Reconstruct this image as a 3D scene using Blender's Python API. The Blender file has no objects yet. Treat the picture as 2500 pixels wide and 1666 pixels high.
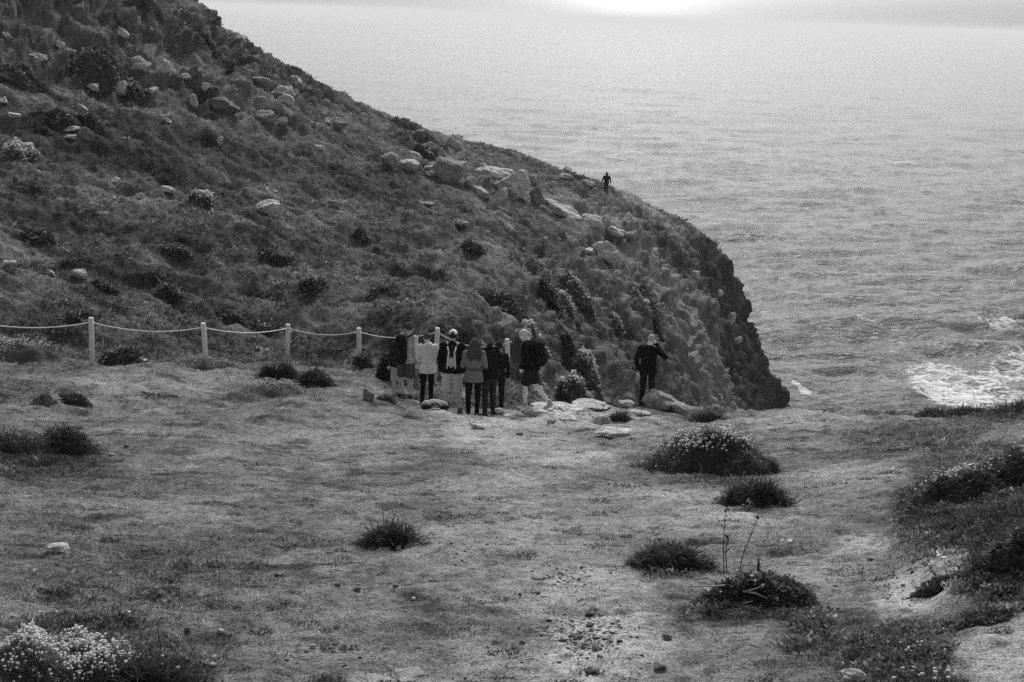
import bpy, bmesh, math, time
import numpy as np
from mathutils import Vector, Matrix
T0 = time.time()
rng = np.random.default_rng(7)
S = bpy.context.scene
COL = S.collection

# ------------------------------------------------------------------ camera
PW, PH, FPX = 2500.0, 1666.0, 3470.0            # photograph size and focal length in its pixels
PITCH, ROLL = math.radians(12.9), math.radians(2.0)
cam_d = bpy.data.cameras.new('camera'); cam = bpy.data.objects.new('camera', cam_d); COL.objects.link(cam)
cam_d.sensor_width = 36.0; cam_d.lens = 36.0 * FPX / PW; cam_d.clip_start = 0.1; cam_d.clip_end = 90000
fw = Vector((0, math.cos(PITCH), -math.sin(PITCH)))
rt0 = Vector((1, 0, 0)); up0 = rt0.cross(fw)
cr, sr = math.cos(ROLL), math.sin(ROLL)
RT = rt0 * cr + up0 * sr; UP = up0 * cr - rt0 * sr   # the horizon falls towards the right
R3 = Matrix((RT, UP, -fw)).transposed()
cam.matrix_world = R3.to_4x4()
S.camera = cam

# ------------------------------------------------------------------ sky, sun, exposure
SUN_EL, SUN_AZ = math.radians(46), math.radians(5.5)   # azimuth right of the view direction (+Y)
GLOW = 4.2
w = bpy.data.worlds.new('World'); S.world = w; w.use_nodes = True
nt = w.node_tree; nt.nodes.clear()
sky = nt.nodes.new('ShaderNodeTexSky'); sky.sky_type = 'NISHITA'; sky.sun_disc = False
sky.sun_elevation = SUN_EL; sky.sun_rotation = SUN_AZ; sky.dust_density = 3.5; sky.air_density = 1.0; sky.altitude = 0
bw = nt.nodes.new('ShaderNodeRGBToBW'); bg = nt.nodes.new('ShaderNodeBackground'); wo = nt.nodes.new('ShaderNodeOutputWorld')
bg.inputs['Strength'].default_value = 0.15
nt.links.new(sky.outputs[0], bw.inputs[0])
# hazy sun glow added to the sky colour, low beneath the sun
tcw = nt.nodes.new('ShaderNodeTexCoord'); dt = nt.nodes.new('ShaderNodeVectorMath'); dt.operation = 'DOT_PRODUCT'
ga, ge = math.radians(4.4), math.radians(2.0); dt.inputs[1].default_value = (math.sin(ga) * math.cos(ge), math.cos(ga) * math.cos(ge), math.sin(ge))
nt.links.new(tcw.outputs['Generated'], dt.inputs[0])
def wm(op, a, b_):
    o = nt.nodes.new('ShaderNodeMath'); o.operation = op
    for i, v in enumerate((a, b_)):
        if isinstance(v, (int, float)): o.inputs[i].default_value = v
        else: nt.links.new(v, o.inputs[i])
    return o.outputs[0]
dpos = wm('MAXIMUM', dt.outputs['Value'], 0.0)
glow = wm('ADD', wm('MULTIPLY', wm('POWER', dpos, 900.0), GLOW), wm('MULTIPLY', wm('POWER', dpos, 90.0), GLOW * .62))
nt.links.new(wm('ADD', bw.outputs[0], glow), bg.inputs[0]); nt.links.new(bg.outputs[0], wo.inputs[0])
sl = bpy.data.lights.new('sun', 'SUN'); sl.energy = 2.2; sl.angle = math.radians(24); sl.color = (1, 1, 1)
so = bpy.data.objects.new('sun', sl); COL.objects.link(so)
sdir = Vector((math.sin(SUN_AZ) * math.cos(SUN_EL), math.cos(SUN_AZ) * math.cos(SUN_EL), math.sin(SUN_EL)))
so.rotation_euler = (-sdir).to_track_quat('-Z', 'Y').to_euler()
S.view_settings.view_transform = 'Standard'; S.view_settings.look = 'None'; S.view_settings.gamma = 1
S.view_settings.exposure = 0.0
S.cycles.use_denoising = False
HAZE_DENSITY = 0.00017
SEA = -45.0

# ------------------------------------------------------------------ helpers: naming and meshes
def tag(o, label=None, cat=None, group=None, kind=None):
    if label: o['label'] = label
    if cat: o['category'] = cat
    if group: o['group'] = group
    if kind: o['kind'] = kind
    return o
def link(name, me, mat=None, parent=None):
    o = bpy.data.objects.new(name, me); COL.objects.link(o)
    if mat is not None and me is not None: me.materials.append(mat)
    if parent is not None: o.parent = parent
    return o
def empty(name, loc, rz=0.0):
    o = bpy.data.objects.new(name, None); COL.objects.link(o); o.empty_display_size = .2
    o.location = loc; o.rotation_euler = (0, 0, rz); return o
def mesh_np(name, V, F, smooth=False, attrs=None):
    V = np.ascontiguousarray(V, dtype=np.float32); F = np.ascontiguousarray(F, dtype=np.int32)
    me = bpy.data.meshes.new(name); n, k = F.shape
    me.vertices.add(len(V)); me.vertices.foreach_set('co', V.ravel())
    me.loops.add(n * k); me.loops.foreach_set('vertex_index', F.ravel())
    me.polygons.add(n); me.polygons.foreach_set('loop_start', np.arange(n, dtype=np.int32) * k)
    me.polygons.foreach_set('loop_total', np.full(n, k, dtype=np.int32))
    if smooth: me.polygons.foreach_set('use_smooth', np.ones(n, dtype=bool))
    me.update(calc_edges=True); me.validate()
    for a, v in (attrs or {}).items():
        me.attributes.new(a, 'FLOAT', 'POINT').data.foreach_set('value', np.ascontiguousarray(v, dtype=np.float32))
    return me
class MB:                                   # collects shapes, then becomes one mesh (triangles)
    def __init__(s): s.V = []; s.F = []; s.n = 0
    def add(s, V, F):
        F = np.asarray(F); V = np.asarray(V, float)
        if F.shape[1] == 4: F = np.concatenate([F[:, [0, 1, 2]], F[:, [0, 2, 3]]])
        s.V.append(V); s.F.append(F + s.n); s.n += len(V)
    def mesh(s, name, smooth=True): return mesh_np(name, np.concatenate(s.V), np.concatenate(s.F), smooth)
def loft(rings, nseg=20):
    """rings: list of (center(3), ax(3), ay(3)) -> closed tube"""
    a = np.linspace(0, 2 * np.pi, nseg, endpoint=False); V = []; F = []
    for c, ax, ay in rings:
        V.append(np.asarray(c) + np.outer(np.cos(a), ax) + np.outer(np.sin(a), ay))
    m = len(rings); V = np.concatenate(V)
    for i in range(m - 1):
        for j in range(nseg):
            k = (j + 1) % nseg
            F += [(i * nseg + j, i * nseg + k, (i + 1) * nseg + k), (i * nseg + j, (i + 1) * nseg + k, (i + 1) * nseg + j)]
    V = np.concatenate([V, [rings[0][0], rings[-1][0]]])
    for j in range(nseg):
        k = (j + 1) % nseg
        F += [(m * nseg, k, j), (m * nseg + 1, (m - 1) * nseg + j, (m - 1) * nseg + k)]
    return V, np.array(F)
def frame(d):
    d = np.asarray(d, float); d /= np.linalg.norm(d) + 1e-9
    r = np.array([0, 0, 1.]) if abs(d[2]) < .9 else np.array([1., 0, 0])
    a = np.cross(d, r); a /= np.linalg.norm(a); return a, np.cross(d, a), d
def capsule(p0, p1, r0, r1, nseg=14):
    p0 = np.asarray(p0, float); p1 = np.asarray(p1, float); a, b, d = frame(p1 - p0); R = []
    for t in (-.97, -.75, -.4, 0): R.append((p0 + d * t * r0, a * r0 * math.sqrt(1 - t * t), b * r0 * math.sqrt(1 - t * t)))
    for t in (0, .4, .75, .97): R.append((p1 + d * t * r1, a * r1 * math.sqrt(1 - t * t), b * r1 * math.sqrt(1 - t * t)))
    return loft(R, nseg)
def tube(pts, rad, nseg=8):
    pts = [np.asarray(p, float) for p in pts]; R = []
    rad = rad if hasattr(rad, '__len__') else [rad] * len(pts)
    d = pts[-1] - pts[0]; a0, b0, _ = frame(d)
    for i, p in enumerate(pts):
        t = pts[min(i + 1, len(pts) - 1)] - pts[max(i - 1, 0)]; t /= np.linalg.norm(t) + 1e-9
        a = a0 - t * a0.dot(t); a /= np.linalg.norm(a) + 1e-9; b = np.cross(t, a)
        R.append((p, a * rad[i], b * rad[i]))
    return loft(R, nseg)
def _ico(sub):
    bm = bmesh.new(); bmesh.ops.create_icosphere(bm, subdivisions=sub, radius=1.0)
    V = np.array([v.co[:] for v in bm.verts]); F = np.array([[v.index for v in f.verts] for f in bm.faces]); bm.free(); return V, F
ICO3, ICO4, ICO1, ICO2 = _ico(4), _ico(5), _ico(1), _ico(2)
def ellip(c, r, rot=None):
    V, F = ICO2; V = V * np.asarray(r, float)
    if rot is not None: V = V @ np.asarray(rot).T
    return V + np.asarray(c, float), F

# ------------------------------------------------------------------ noise
_G = rng.uniform(0, 2 * np.pi, (256, 256)); _GX, _GY = np.cos(_G), np.sin(_G)
def pn(x, y, seed=0):
    x = np.asarray(x, float) + seed * 37.17; y = np.asarray(y, float) + seed * 91.7
    xf = np.floor(x); yf = np.floor(y); u = x - xf; v = y - yf
    xi = xf.astype(np.int64) & 255; yi = yf.astype(np.int64) & 255; x1 = (xi + 1) & 255; y1 = (yi + 1) & 255
    su = u * u * u * (u * (u * 6 - 15) + 10); sv = v * v * v * (v * (v * 6 - 15) + 10)
    g = lambda a, b, p, q: _GX[a, b] * p + _GY[a, b] * q
    n0 = g(xi, yi, u, v) * (1 - su) + g(x1, yi, u - 1, v) * su
    n1 = g(xi, y1, u, v - 1) * (1 - su) + g(x1, y1, u - 1, v - 1) * su
    return (n0 * (1 - sv) + n1 * sv) * 1.5
def fbm(x, y, o=4, seed=0, gain=.5):
    r = 0; a = 1
    for i in range(o): r = r + a * pn(x * 2 ** i, y * 2 ** i, seed + i); a *= gain
    return r
def sstep(a, b, x): t = np.clip((x - a) / (b - a), 0, 1); return t * t * (3 - 2 * t)

# ------------------------------------------------------------------ pixel -> world ray (to measure where things stand)
def ray(px, py):
    d = fw * FPX + RT * (px - PW / 2) - UP * (py - PH / 2); return np.array(d.normalized())
def P(px, py, D):
    d = ray(px, py); return d * (D / math.hypot(d[0], d[1]))

# ------------------------------------------------------------------ terrain control data, in photo pixels + horizontal distance
plat_pts = [(-200,1666,9.2),(300,1666,9.3),(1250,1666,9.4),(2100,1666,9.3),(2700,1666,9.2),
  (-200,1450,11.9),(600,1450,12),(1250,1450,12),(1900,1450,12),(2250,1450,12),(2700,1400,11.8),
  (-200,1300,15),(600,1300,15),(1250,1300,15.2),(1900,1300,15.2),(2350,1300,14.6),(2700,1250,14.0),
  (-200,1150,20),(600,1150,20.3),(1250,1150,20.5),(1900,1150,20.5),(2350,1150,19.5),(2700,1120,18.0),
  (-200,1050,25),(500,1050,26),(1250,1060,26.5),(1500,1060,26.5),(1900,1060,26),(2300,1060,24.5),(2700,1040,23.0),
  (100,985,29),(500,975,30),(850,975,30),(1050,1000,31.5),(1180,1010,32),(1330,1004,32.3),(1500,990,33),(1650,1014,33),(1780,1026,31.5),(1950,1000,33),(2150,1003,32.5),(2350,1020,31),(2600,1020,30),
  (100,925,31.5),(500,925,32.5),(750,925,33),(250,895,34),(-150,900,33),(-400,900,33)]
skyl = [(-500,-560,80),(-250,-400,85),(0,-250,92),(230,-120,97),(452,0,101),(530,50,103),(600,98,105),(680,145,107),(760,190,109),(850,240,112),(950,290,115),(1060,322,118),(1130,342,120),(1240,375,124),(1330,405,128),(1430,438,133),(1476,455,135),(1560,490,140),(1650,528,144),(1750,590,150)]
hill_pts = [(-400,860,35),(0,850,37),(0,700,43),(0,500,53),(0,300,65),(0,100,80),(-400,600,46),(-400,200,64),
  (222,870,36.5),(500,875,38),(704,874,42),(876,890,42),(450,700,47),(450,500,57),(450,300,70),(450,120,88),
  (900,800,44),(900,700,50),(900,600,58),(900,500,68),(900,400,84),(700,350,84),(700,220,100),
  (1270,800,50),(1270,700,58),(1270,600,69),(1270,500,88),(1270,440,104),(1100,480,82),(1100,380,104),
  (950,920,36.5),(1000,960,34.8),(1100,950,36),(1100,990,34),(1070,880,39.5),(1240,935,36.5),(1200,975,34.5),(1180,860,42),(1310,970,37.5),(1300,880,45),
  (1476,600,92),(1476,700,78),(1476,800,69),(1476,900,61),(1476,1000,55),(1400,1000,48),(1476,520,112),
  (1600,620,104),(1600,720,91),(1600,820,82),(1600,920,76),(1600,1010,72),
  (1700,700,114),(1700,800,104),(1700,900,97),(1700,1000,92),(1640,562,134),
  (1780,870,112),(1830,1000,108),(1740,640,134),
  (1300,1150,42),(1450,1250,46),(1650,1350,60),(1850,1400,84),(1330,1010,42)]
plat_w = [(0,2,-1.9),(-6,2,-1.8),(6,2,-2.0),(0,-8,-1.2),(-15,-8,-1),(15,-8,-1.4),(0,-25,-.5),(-14,5,-2.4),(14,5,-3.0),(20,16,-6.6),(26,26,-9),(-30,0,-1),(-35,25,-6.5),
          (0,60,-16),(-40,70,-16),(30,60,-20),(-15,45,-12),(50,10,-12),(50,0,-11)]
ctl_h = [P(*p) for p in hill_pts] + [P(*p) for p in skyl]
for (x, y, d) in skyl:
    ctl_h += [P(x, y + 22, d + 6), P(x, y + 130, d + 18), P(x, y + 420, d + 45)]
ctl_h += [np.array(p, float) for p in [(-20,15,-14),(0,10,-16),(20,20,-24),(-40,0,-12),(-12,26,-10.6),(-3,27,-11.2),(-30,24,-10.2),(-60,30,-6),(-80,60,3),(-80,100,14),(40,60,-46),(45,100,-52),(60,150,-60),(-60,190,-20),(0,240,-60)]]
ctl_p = [P(*p) for p in plat_pts] + [np.array(p, float) for p in plat_w]
def tps(C):
    C = np.array(C); X = C[:, :2] / 50; n = len(C)
    r = np.linalg.norm(X[:, None] - X[None], axis=2); K = r * r * np.log(r + 1e-9) + np.eye(n) * 2e-5
    Pm = np.c_[np.ones(n), X]; A = np.zeros((n + 3, n + 3)); A[:n, :n] = K; A[:n, n:] = Pm; A[n:, :n] = Pm.T
    s = np.linalg.solve(A, np.r_[C[:, 2], 0, 0, 0])
    def ev(x, y):
        q = np.stack([x.ravel(), y.ravel()], 1) / 50; out = np.empty(len(q))
        for i in range(0, len(q), 40000):
            c = q[i:i + 40000]; r = np.linalg.norm(c[:, None] - X[None], axis=2)
            out[i:i + 40000] = (r * r * np.log(r + 1e-9)) @ s[:n] + s[n] + c @ s[n + 1:]
        return out.reshape(x.shape)
    return ev
GX0, GY0, GS = -100.0, -30.0, 0.5
gx = np.arange(GX0, 100.1, GS); gy = np.arange(GY0, 240.1, GS); GXX, GYY = np.meshgrid(gx, gy)
def sdf(poly, x, y):                        # signed distance, positive inside the polygon
    poly = np.array(poly, float); d = np.full(x.shape, 1e9); ins = np.zeros(x.shape, bool)
    for i in range(len(poly)):
        a = poly[i]; b = poly[(i + 1) % len(poly)]; e = b - a
        t = np.clip(((x - a[0]) * e[0] + (y - a[1]) * e[1]) / (e @ e), 0, 1)
        d = np.minimum(d, np.hypot(x - a[0] - t * e[0], y - a[1] - t * e[1]))
        c = (a[1] > y) != (b[1] > y)
        with np.errstate(divide='ignore', invalid='ignore'): xx = a[0] + (y - a[1]) / (b[1] - a[1]) * e[0]
        ins ^= c & (x < xx)
    return np.where(ins, d, -d)
gully = [(-3.2,44),(-3.0,33.2),(-1.6,33.3),(-.4,33.6),(.8,33.4),(2.2,33.6),(3.6,34.6),(5.0,34.6),(6.4,33.6),(8,35),(10,35.2),(13,34.2),(16,32.6),(24,31),(34,22),(44,4),(60,-20),(75,-60),(130,-60),(130,260),(-3.2,260)]
sea_side = [(26,190),(22.6,165),(21.6,150),(17.2,141),(16.0,126),(17.0,113),(18.2,102),(21,85),(22,60),(16,44),(30,10),(40,-60),(150,-60),(150,300),(26,300)]
wx = pn(GXX / 9, GYY / 9, 3) * 1.1 + pn(GXX / 3, GYY / 3, 5) * .35; wy = pn(GXX / 9, GYY / 9, 4) * 1.1
GTH = tps(ctl_h)(GXX, GYY); GTP = tps(ctl_p)(GXX, GYY)
GSG = sdf(gully, GXX, GYY); GSS = sdf(sea_side, GXX + wx * .8, GYY + wy * .5)
def gi(G, x, y):
    u = np.clip((x - GX0) / GS, 0, len(gx) - 1.001); v = np.clip((y - GY0) / GS, 0, len(gy) - 1.001)
    i = u.astype(int); j = v.astype(int); u = u - i; v = v - j
    return (G[j, i] * (1 - u) + G[j, i + 1] * u) * (1 - v) + (G[j + 1, i] * (1 - u) + G[j + 1, i + 1] * u) * v
def fields(x, y):
    th = gi(GTH, x, y); tp = gi(GTP, x, y); sg = gi(GSG, x, y); ss = gi(GSS, x, y)
    nz = pn(x / 1.3, y / 1.3, 9) * .25 + pn(x / .5, y / .5, 10) * .1
    sgn = sg + nz
    tp = tp - 1.3 * np.maximum(0, sgn) - .25 * sstep(-1.2, .4, sgn)
    cr = pn(x / 2.2, y / 5.5, 11) * 1.1 + pn(x / .9, y / 1.7, 12) * .4
    gm = sstep(2, 6, x) * sstep(40, 52, y) * sstep(132, 118, y) * sstep(1.5, -1.5, ss)
    th = th + gm * (1.5 * fbm(x / 5.5 + .3, y / 9, 3, 440) - .5 * np.abs(pn(x / 1.9, y / 3.2, 445)))
    th = th - 1.5 * np.maximum(0, ss + cr * sstep(-1, 2, ss))
    k = .35; h = np.clip(.5 + .5 * (th - tp) / k, 0, 1)
    base = tp * (1 - h) + th * h + k * h * (1 - h)
    r = np.hypot(x, y); base = base - np.maximum(0, r - 195) * 1.5
    return np.maximum(base, SEA - 8), h, sg, ss
BANK = None
def HF(x, y, detail=True):
    x = np.asarray(x, float); y = np.asarray(y, float)
    z, h, sg, ss = fields(x, y)
    if not detail: return z
    r = np.hypot(x, y)
    steep = sstep(0, 1.5, ss)
    # heathy hummocks on the hill, soft undulation on the trodden turf
    b1 = 1 - np.abs(fbm(x / 3.2, y / 3.2, 3, 20)) * 1.6; b2 = 1 - np.abs(pn(x / 1.05, y / 1.05, 25)) * 1.8; b3 = 1 - np.abs(pn(x / .42, y / .42, 26)) * 1.8
    hum = .38 * (b1 - .6) + .22 * (b2 - .55) + .09 * (b3 - .5)
    near = sstep(20, 60, r); terr = pn(x / 14 + y / 40, y / 5, 31) * .45 + pn(x / 5, y / 3.5, 32) * .22
    dh = hum * (.35 + .65 * near) + terr * near
    dp = .08 * pn(x / 2.6, y / 2.6, 40) + .04 * pn(x / .8, y / .6, 41) + .035 * np.abs(pn(x / .35, y / .28, 48)) - .05 * sstep(.3, .7, pn(x / .9, y / .5, 47)) + .026 * pn(x / .22, y / .22, 42) + .006 * pn(x / .08, y / .08, 43)
    dp = dp + .10 * sstep(24, 31, r) * (pn(x / 1.1, y / .8, 45) + .5 * pn(x / .35, y / .3, 46))
    if BANK is not None: dp = dp + .17 * pm(x, y, BANK, .16, .28)
    rock = (1 - np.abs(fbm(x / 3.5, y / 3.5, 4, 50)) * 1.4) * 1.0
    return z + dp * (1 - h) + dh * h + (rock - .5) * steep * h
_zb, _, _, _ = fields(GXX, GYY)
GDY, GDX = np.gradient(_zb, GS)
def relief(x, y, z):
    """broken ledges, hollows and gullies pushed out along the slope's normal"""
    gx_ = gi(GDX, x, y); gy_ = gi(GDY, x, y); sl = np.hypot(gx_, gy_); _, h, sg, ss = fields(x, y); cl = sstep(-.5, 1.2, ss)
    amp = sstep(.32, .8, sl) * h * sstep(SEA - 3, SEA + 3, z)
    wv = pn(x / 3 + 5, z / 3 + y / 7, 407) * .9; q = .35 - np.abs(fbm((x * .8 + y) / 3.2 + wv, z / 5 + x / 9 + wv, 4, 400, .55)) * 1.3 + .7 * fbm((x - y) / 6, z / 4 + wv, 3, 405) + .22 * fbm(y / 1.1 + x * .9 + wv, z / .8, 3, 410, .6) + .3 * pn((x - y * .4) / .6, z / .5, 412) - .25
    led = np.abs(((z * .42 + .9 * pn(x / 4, y / 4, 420) + .3 * y) % 1.0) - .5) * 2
    d = amp * (q * (.75 - .2 * cl) + cl * .45 * (led - .5)); ln = np.sqrt(1 + sl ** 2)
    return x - gx_ / ln * d, y - gy_ / ln * d, z + d / ln
def hit(px, py, dmin=2.5, dmax=230, detail=False):
    d = ray(px, py); d = d / math.hypot(d[0], d[1])
    D = np.exp(np.linspace(math.log(dmin), math.log(dmax), 2600)); z = HF(d[0] * D, d[1] * D, detail)
    k = np.nonzero(d[2] * D <= z)[0]
    if not len(k): return None
    i = k[0]; return np.array([d[0] * D[i], d[1] * D[i], float(z[i])])
def dist(p): return math.hypot(p[0], p[1])
def G(px, py): 
    p = hit(px, py); 
    if p is None: p = P(px, py, 140)
    return p

# ------------------------------------------------------------------ large patches of differing ground cover (world-space ellipses)
def patch(px, py, w, h):
    c = G(px, py); a = hit(px, py - h * .5); b = hit(px, py + h * .5); D = dist(c)
    L = abs(dist(a) - dist(b)) if a is not None and b is not None else h * D / FPX * 4
    L = min(L, w * D / FPX * 3); u = c[:2] / D
    return c, u, w * D / FPX / 2, max(L / 2, .05)
def pm(x, y, spec, soft=.5, warp=.35):
    c, u, rx, ry = spec; out = np.zeros(np.shape(x)); R = max(rx, ry) * (1 + soft + warp)
    m = (np.abs(x - c[0]) < R) & (np.abs(y - c[1]) < R)
    if m.any(): out[m] = _pm(x[m], y[m], spec, soft, warp)
    return out
def _pm(x, y, spec, soft, warp):
    c, u, rx, ry = spec
    nx = pn(x / (rx * 1.1), y / (rx * 1.1), 61) * rx * warp + pn(x / (rx * .35), y / (rx * .35), 63) * rx * warp * .4
    dx = x - c[0] + nx; dy = y - c[1] + nx
    a = (dx * u[1] - dy * u[0]) / rx; b = (dx * u[0] + dy * u[1]) / ry
    return 1 - sstep(1 - soft, 1 + soft, np.hypot(a, b))
BANK = patch(2500, 1260, 560, 400)
# photo pixel centre, width, height, strength
light_p = [(1180,1060,220,60,.7),(1240,1110,200,60,.6),(1300,1240,160,120,.5),(1380,1480,240,120,.6),(1260,1030,380,40,.8),(1420,1012,340,34,1.0),(1500,1040,260,30,.7),(1330,1080,240,60,.5),(1250,1170,320,90,.35),(1480,1240,560,130,.25),(1330,1330,300,160,.35),(1480,1560,330,190,.8),(1450,1420,260,120,.6),(1300,1500,420,200,.35),(1250,1620,500,120,.3),(1380,1120,260,60,.5),
  (1150,1350,260,140,.2),(2060,1180,300,110,.28),(2110,1330,130,190,.7),(2240,1450,190,110,.8),(2450,1590,240,160,.8),(1800,1230,500,80,.3),(1000,970,220,40,.45),(1110,960,130,60,.7),
  (2000,1030,420,40,.4),(1850,1400,420,60,.2),(350,945,420,40,.15),(900,1060,400,60,.2),(1000,1656,260,40,.55),(1780,1560,300,60,.2)]
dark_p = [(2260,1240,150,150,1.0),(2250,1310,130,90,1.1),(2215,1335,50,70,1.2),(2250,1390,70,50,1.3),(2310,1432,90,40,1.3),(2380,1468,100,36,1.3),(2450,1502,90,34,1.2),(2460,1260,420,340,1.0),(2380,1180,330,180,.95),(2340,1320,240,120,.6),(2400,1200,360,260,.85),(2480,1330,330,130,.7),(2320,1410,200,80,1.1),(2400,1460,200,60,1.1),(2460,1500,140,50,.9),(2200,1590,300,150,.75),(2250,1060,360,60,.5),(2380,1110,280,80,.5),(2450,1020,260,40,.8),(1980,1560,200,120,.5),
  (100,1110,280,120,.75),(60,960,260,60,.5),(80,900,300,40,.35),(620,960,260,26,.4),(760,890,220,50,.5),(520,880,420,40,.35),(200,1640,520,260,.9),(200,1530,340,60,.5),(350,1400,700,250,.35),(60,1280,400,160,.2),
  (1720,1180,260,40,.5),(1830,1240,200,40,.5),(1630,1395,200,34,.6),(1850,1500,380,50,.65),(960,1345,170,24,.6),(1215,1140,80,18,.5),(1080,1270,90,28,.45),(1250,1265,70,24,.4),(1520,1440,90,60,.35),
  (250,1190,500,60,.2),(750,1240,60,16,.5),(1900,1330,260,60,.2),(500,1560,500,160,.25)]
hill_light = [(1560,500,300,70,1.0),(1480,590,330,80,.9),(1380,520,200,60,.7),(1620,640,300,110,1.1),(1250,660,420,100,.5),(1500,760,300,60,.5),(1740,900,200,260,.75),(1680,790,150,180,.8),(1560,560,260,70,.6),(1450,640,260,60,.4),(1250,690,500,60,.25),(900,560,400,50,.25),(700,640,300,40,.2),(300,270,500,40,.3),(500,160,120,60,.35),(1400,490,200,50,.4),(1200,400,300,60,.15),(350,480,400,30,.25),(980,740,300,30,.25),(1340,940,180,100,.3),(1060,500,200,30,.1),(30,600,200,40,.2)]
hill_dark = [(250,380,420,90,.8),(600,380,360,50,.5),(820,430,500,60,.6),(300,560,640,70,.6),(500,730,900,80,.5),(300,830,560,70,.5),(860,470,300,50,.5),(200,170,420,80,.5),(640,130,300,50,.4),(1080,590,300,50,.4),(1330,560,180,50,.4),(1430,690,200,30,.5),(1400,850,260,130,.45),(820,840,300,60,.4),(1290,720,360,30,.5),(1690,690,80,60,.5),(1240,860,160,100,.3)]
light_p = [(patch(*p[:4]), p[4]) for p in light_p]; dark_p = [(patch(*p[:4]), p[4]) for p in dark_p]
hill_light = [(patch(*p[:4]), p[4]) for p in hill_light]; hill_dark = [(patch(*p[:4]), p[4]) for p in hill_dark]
def cover(x, y):
    """tone: reflectance of the ground cover; veg: how shaggy it is; rockm: bare rock"""
    _, h, sg, ss = fields(x, y)
    lp = np.zeros(x.shape); dp = np.zeros(x.shape); lh = np.zeros(x.shape); dh = np.zeros(x.shape)
    for s, k in light_p: lp = np.maximum(lp, pm(x, y, s) * k)
    for s, k in dark_p: dp = np.maximum(dp, pm(x, y, s) * k)
    for s, k in hill_light: lh = np.maximum(lh, pm(x, y, s, .7) * k)
    for s, k in hill_dark: dh = np.maximum(dh, pm(x, y, s, .7) * k)
    n = fbm(x / 1.7, y / 1.7, 4, 70) ; n2 = fbm(x / 5, y / 5, 3, 75)
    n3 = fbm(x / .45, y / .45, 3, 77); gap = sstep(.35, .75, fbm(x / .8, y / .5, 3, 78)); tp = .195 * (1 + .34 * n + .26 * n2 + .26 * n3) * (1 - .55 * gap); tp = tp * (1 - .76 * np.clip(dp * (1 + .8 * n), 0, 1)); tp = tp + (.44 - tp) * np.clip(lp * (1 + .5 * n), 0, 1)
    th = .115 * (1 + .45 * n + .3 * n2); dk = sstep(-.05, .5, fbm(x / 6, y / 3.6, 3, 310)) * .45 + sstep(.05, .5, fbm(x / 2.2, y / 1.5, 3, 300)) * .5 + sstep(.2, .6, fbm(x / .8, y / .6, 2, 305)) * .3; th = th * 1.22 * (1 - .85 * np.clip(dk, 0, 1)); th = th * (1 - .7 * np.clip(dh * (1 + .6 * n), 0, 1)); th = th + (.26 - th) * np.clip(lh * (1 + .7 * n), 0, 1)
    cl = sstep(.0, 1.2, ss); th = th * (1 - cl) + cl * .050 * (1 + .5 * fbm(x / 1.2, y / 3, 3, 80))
    tone = tp * (1 - h) + th * h
    veg = np.clip(h * (1 - lh) * (1 - cl) + (1 - h) * np.clip(dp * 1.2 - lp, 0, 1), 0, 1)
    return np.clip(tone, .015, .4), veg, cl * h
print('fields', round(time.time() - T0, 1))

# ------------------------------------------------------------------ materials (all grey: the photograph is black and white)
def mat(name):
    m = bpy.data.materials.new(name); m.use_nodes = True; n = m.node_tree.nodes; return m, n, m.node_tree.links, n['Principled BSDF']
def nd(n, t, **k):
    o = n.new(t)
    for a, b in k.items(): setattr(o, a, b)
    return o
def mth(n, l, op, a, b=None, c=None, clamp=False):
    o = nd(n, 'ShaderNodeMath', operation=op); o.use_clamp = clamp
    for i, v in enumerate((a, b, c)):
        if v is None: continue
        if isinstance(v, (int, float)): o.inputs[i].default_value = v
        else: l.new(v, o.inputs[i])
    return o.outputs[0]
def noise(n, l, vec, scale, detail=4, rough=.6, dist_=0.0):
    o = nd(n, 'ShaderNodeTexNoise'); o.inputs['Scale'].default_value = scale; o.inputs['Detail'].default_value = detail
    o.inputs['Roughness'].default_value = rough; o.inputs['Distortion'].default_value = dist_
    if vec is not None: l.new(vec, o.inputs['Vector'])
    return o.outputs[0]
def coords(n, l, sc=(1, 1, 1)):
    tc = nd(n, 'ShaderNodeTexCoord'); mp = nd(n, 'ShaderNodeMapping'); mp.inputs['Scale'].default_value = sc
    l.new(tc.outputs['Object'], mp.inputs['Vector']); return mp.outputs[0]
def grey(n, l, val, b, clamp=True):
    cb = nd(n, 'ShaderNodeCombineColor')
    v = mth(n, l, 'MAXIMUM', val, 0.008) if clamp else val
    for i in range(3): l.new(v, cb.inputs[i])
    l.new(cb.outputs[0], b.inputs['Base Color'])
def simple(name, v, var=.25, scale=30, rough=.9, bump=.0, spec=.15):
    m, n, l, b = mat(name); c = coords(n, l); f = noise(n, l, c, scale)
    val = mth(n, l, 'MULTIPLY', mth(n, l, 'MULTIPLY_ADD', f, 2 * var, 1 - var), v); grey(n, l, val, b)
    b.inputs['Roughness'].default_value = rough; b.inputs['Specular IOR Level'].default_value = spec
    if bump:
        bp = nd(n, 'ShaderNodeBump'); bp.inputs['Strength'].default_value = bump; bp.inputs['Distance'].default_value = .02
        l.new(f, bp.inputs['Height']); l.new(bp.outputs[0], b.inputs['Normal'])
    return m
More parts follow.
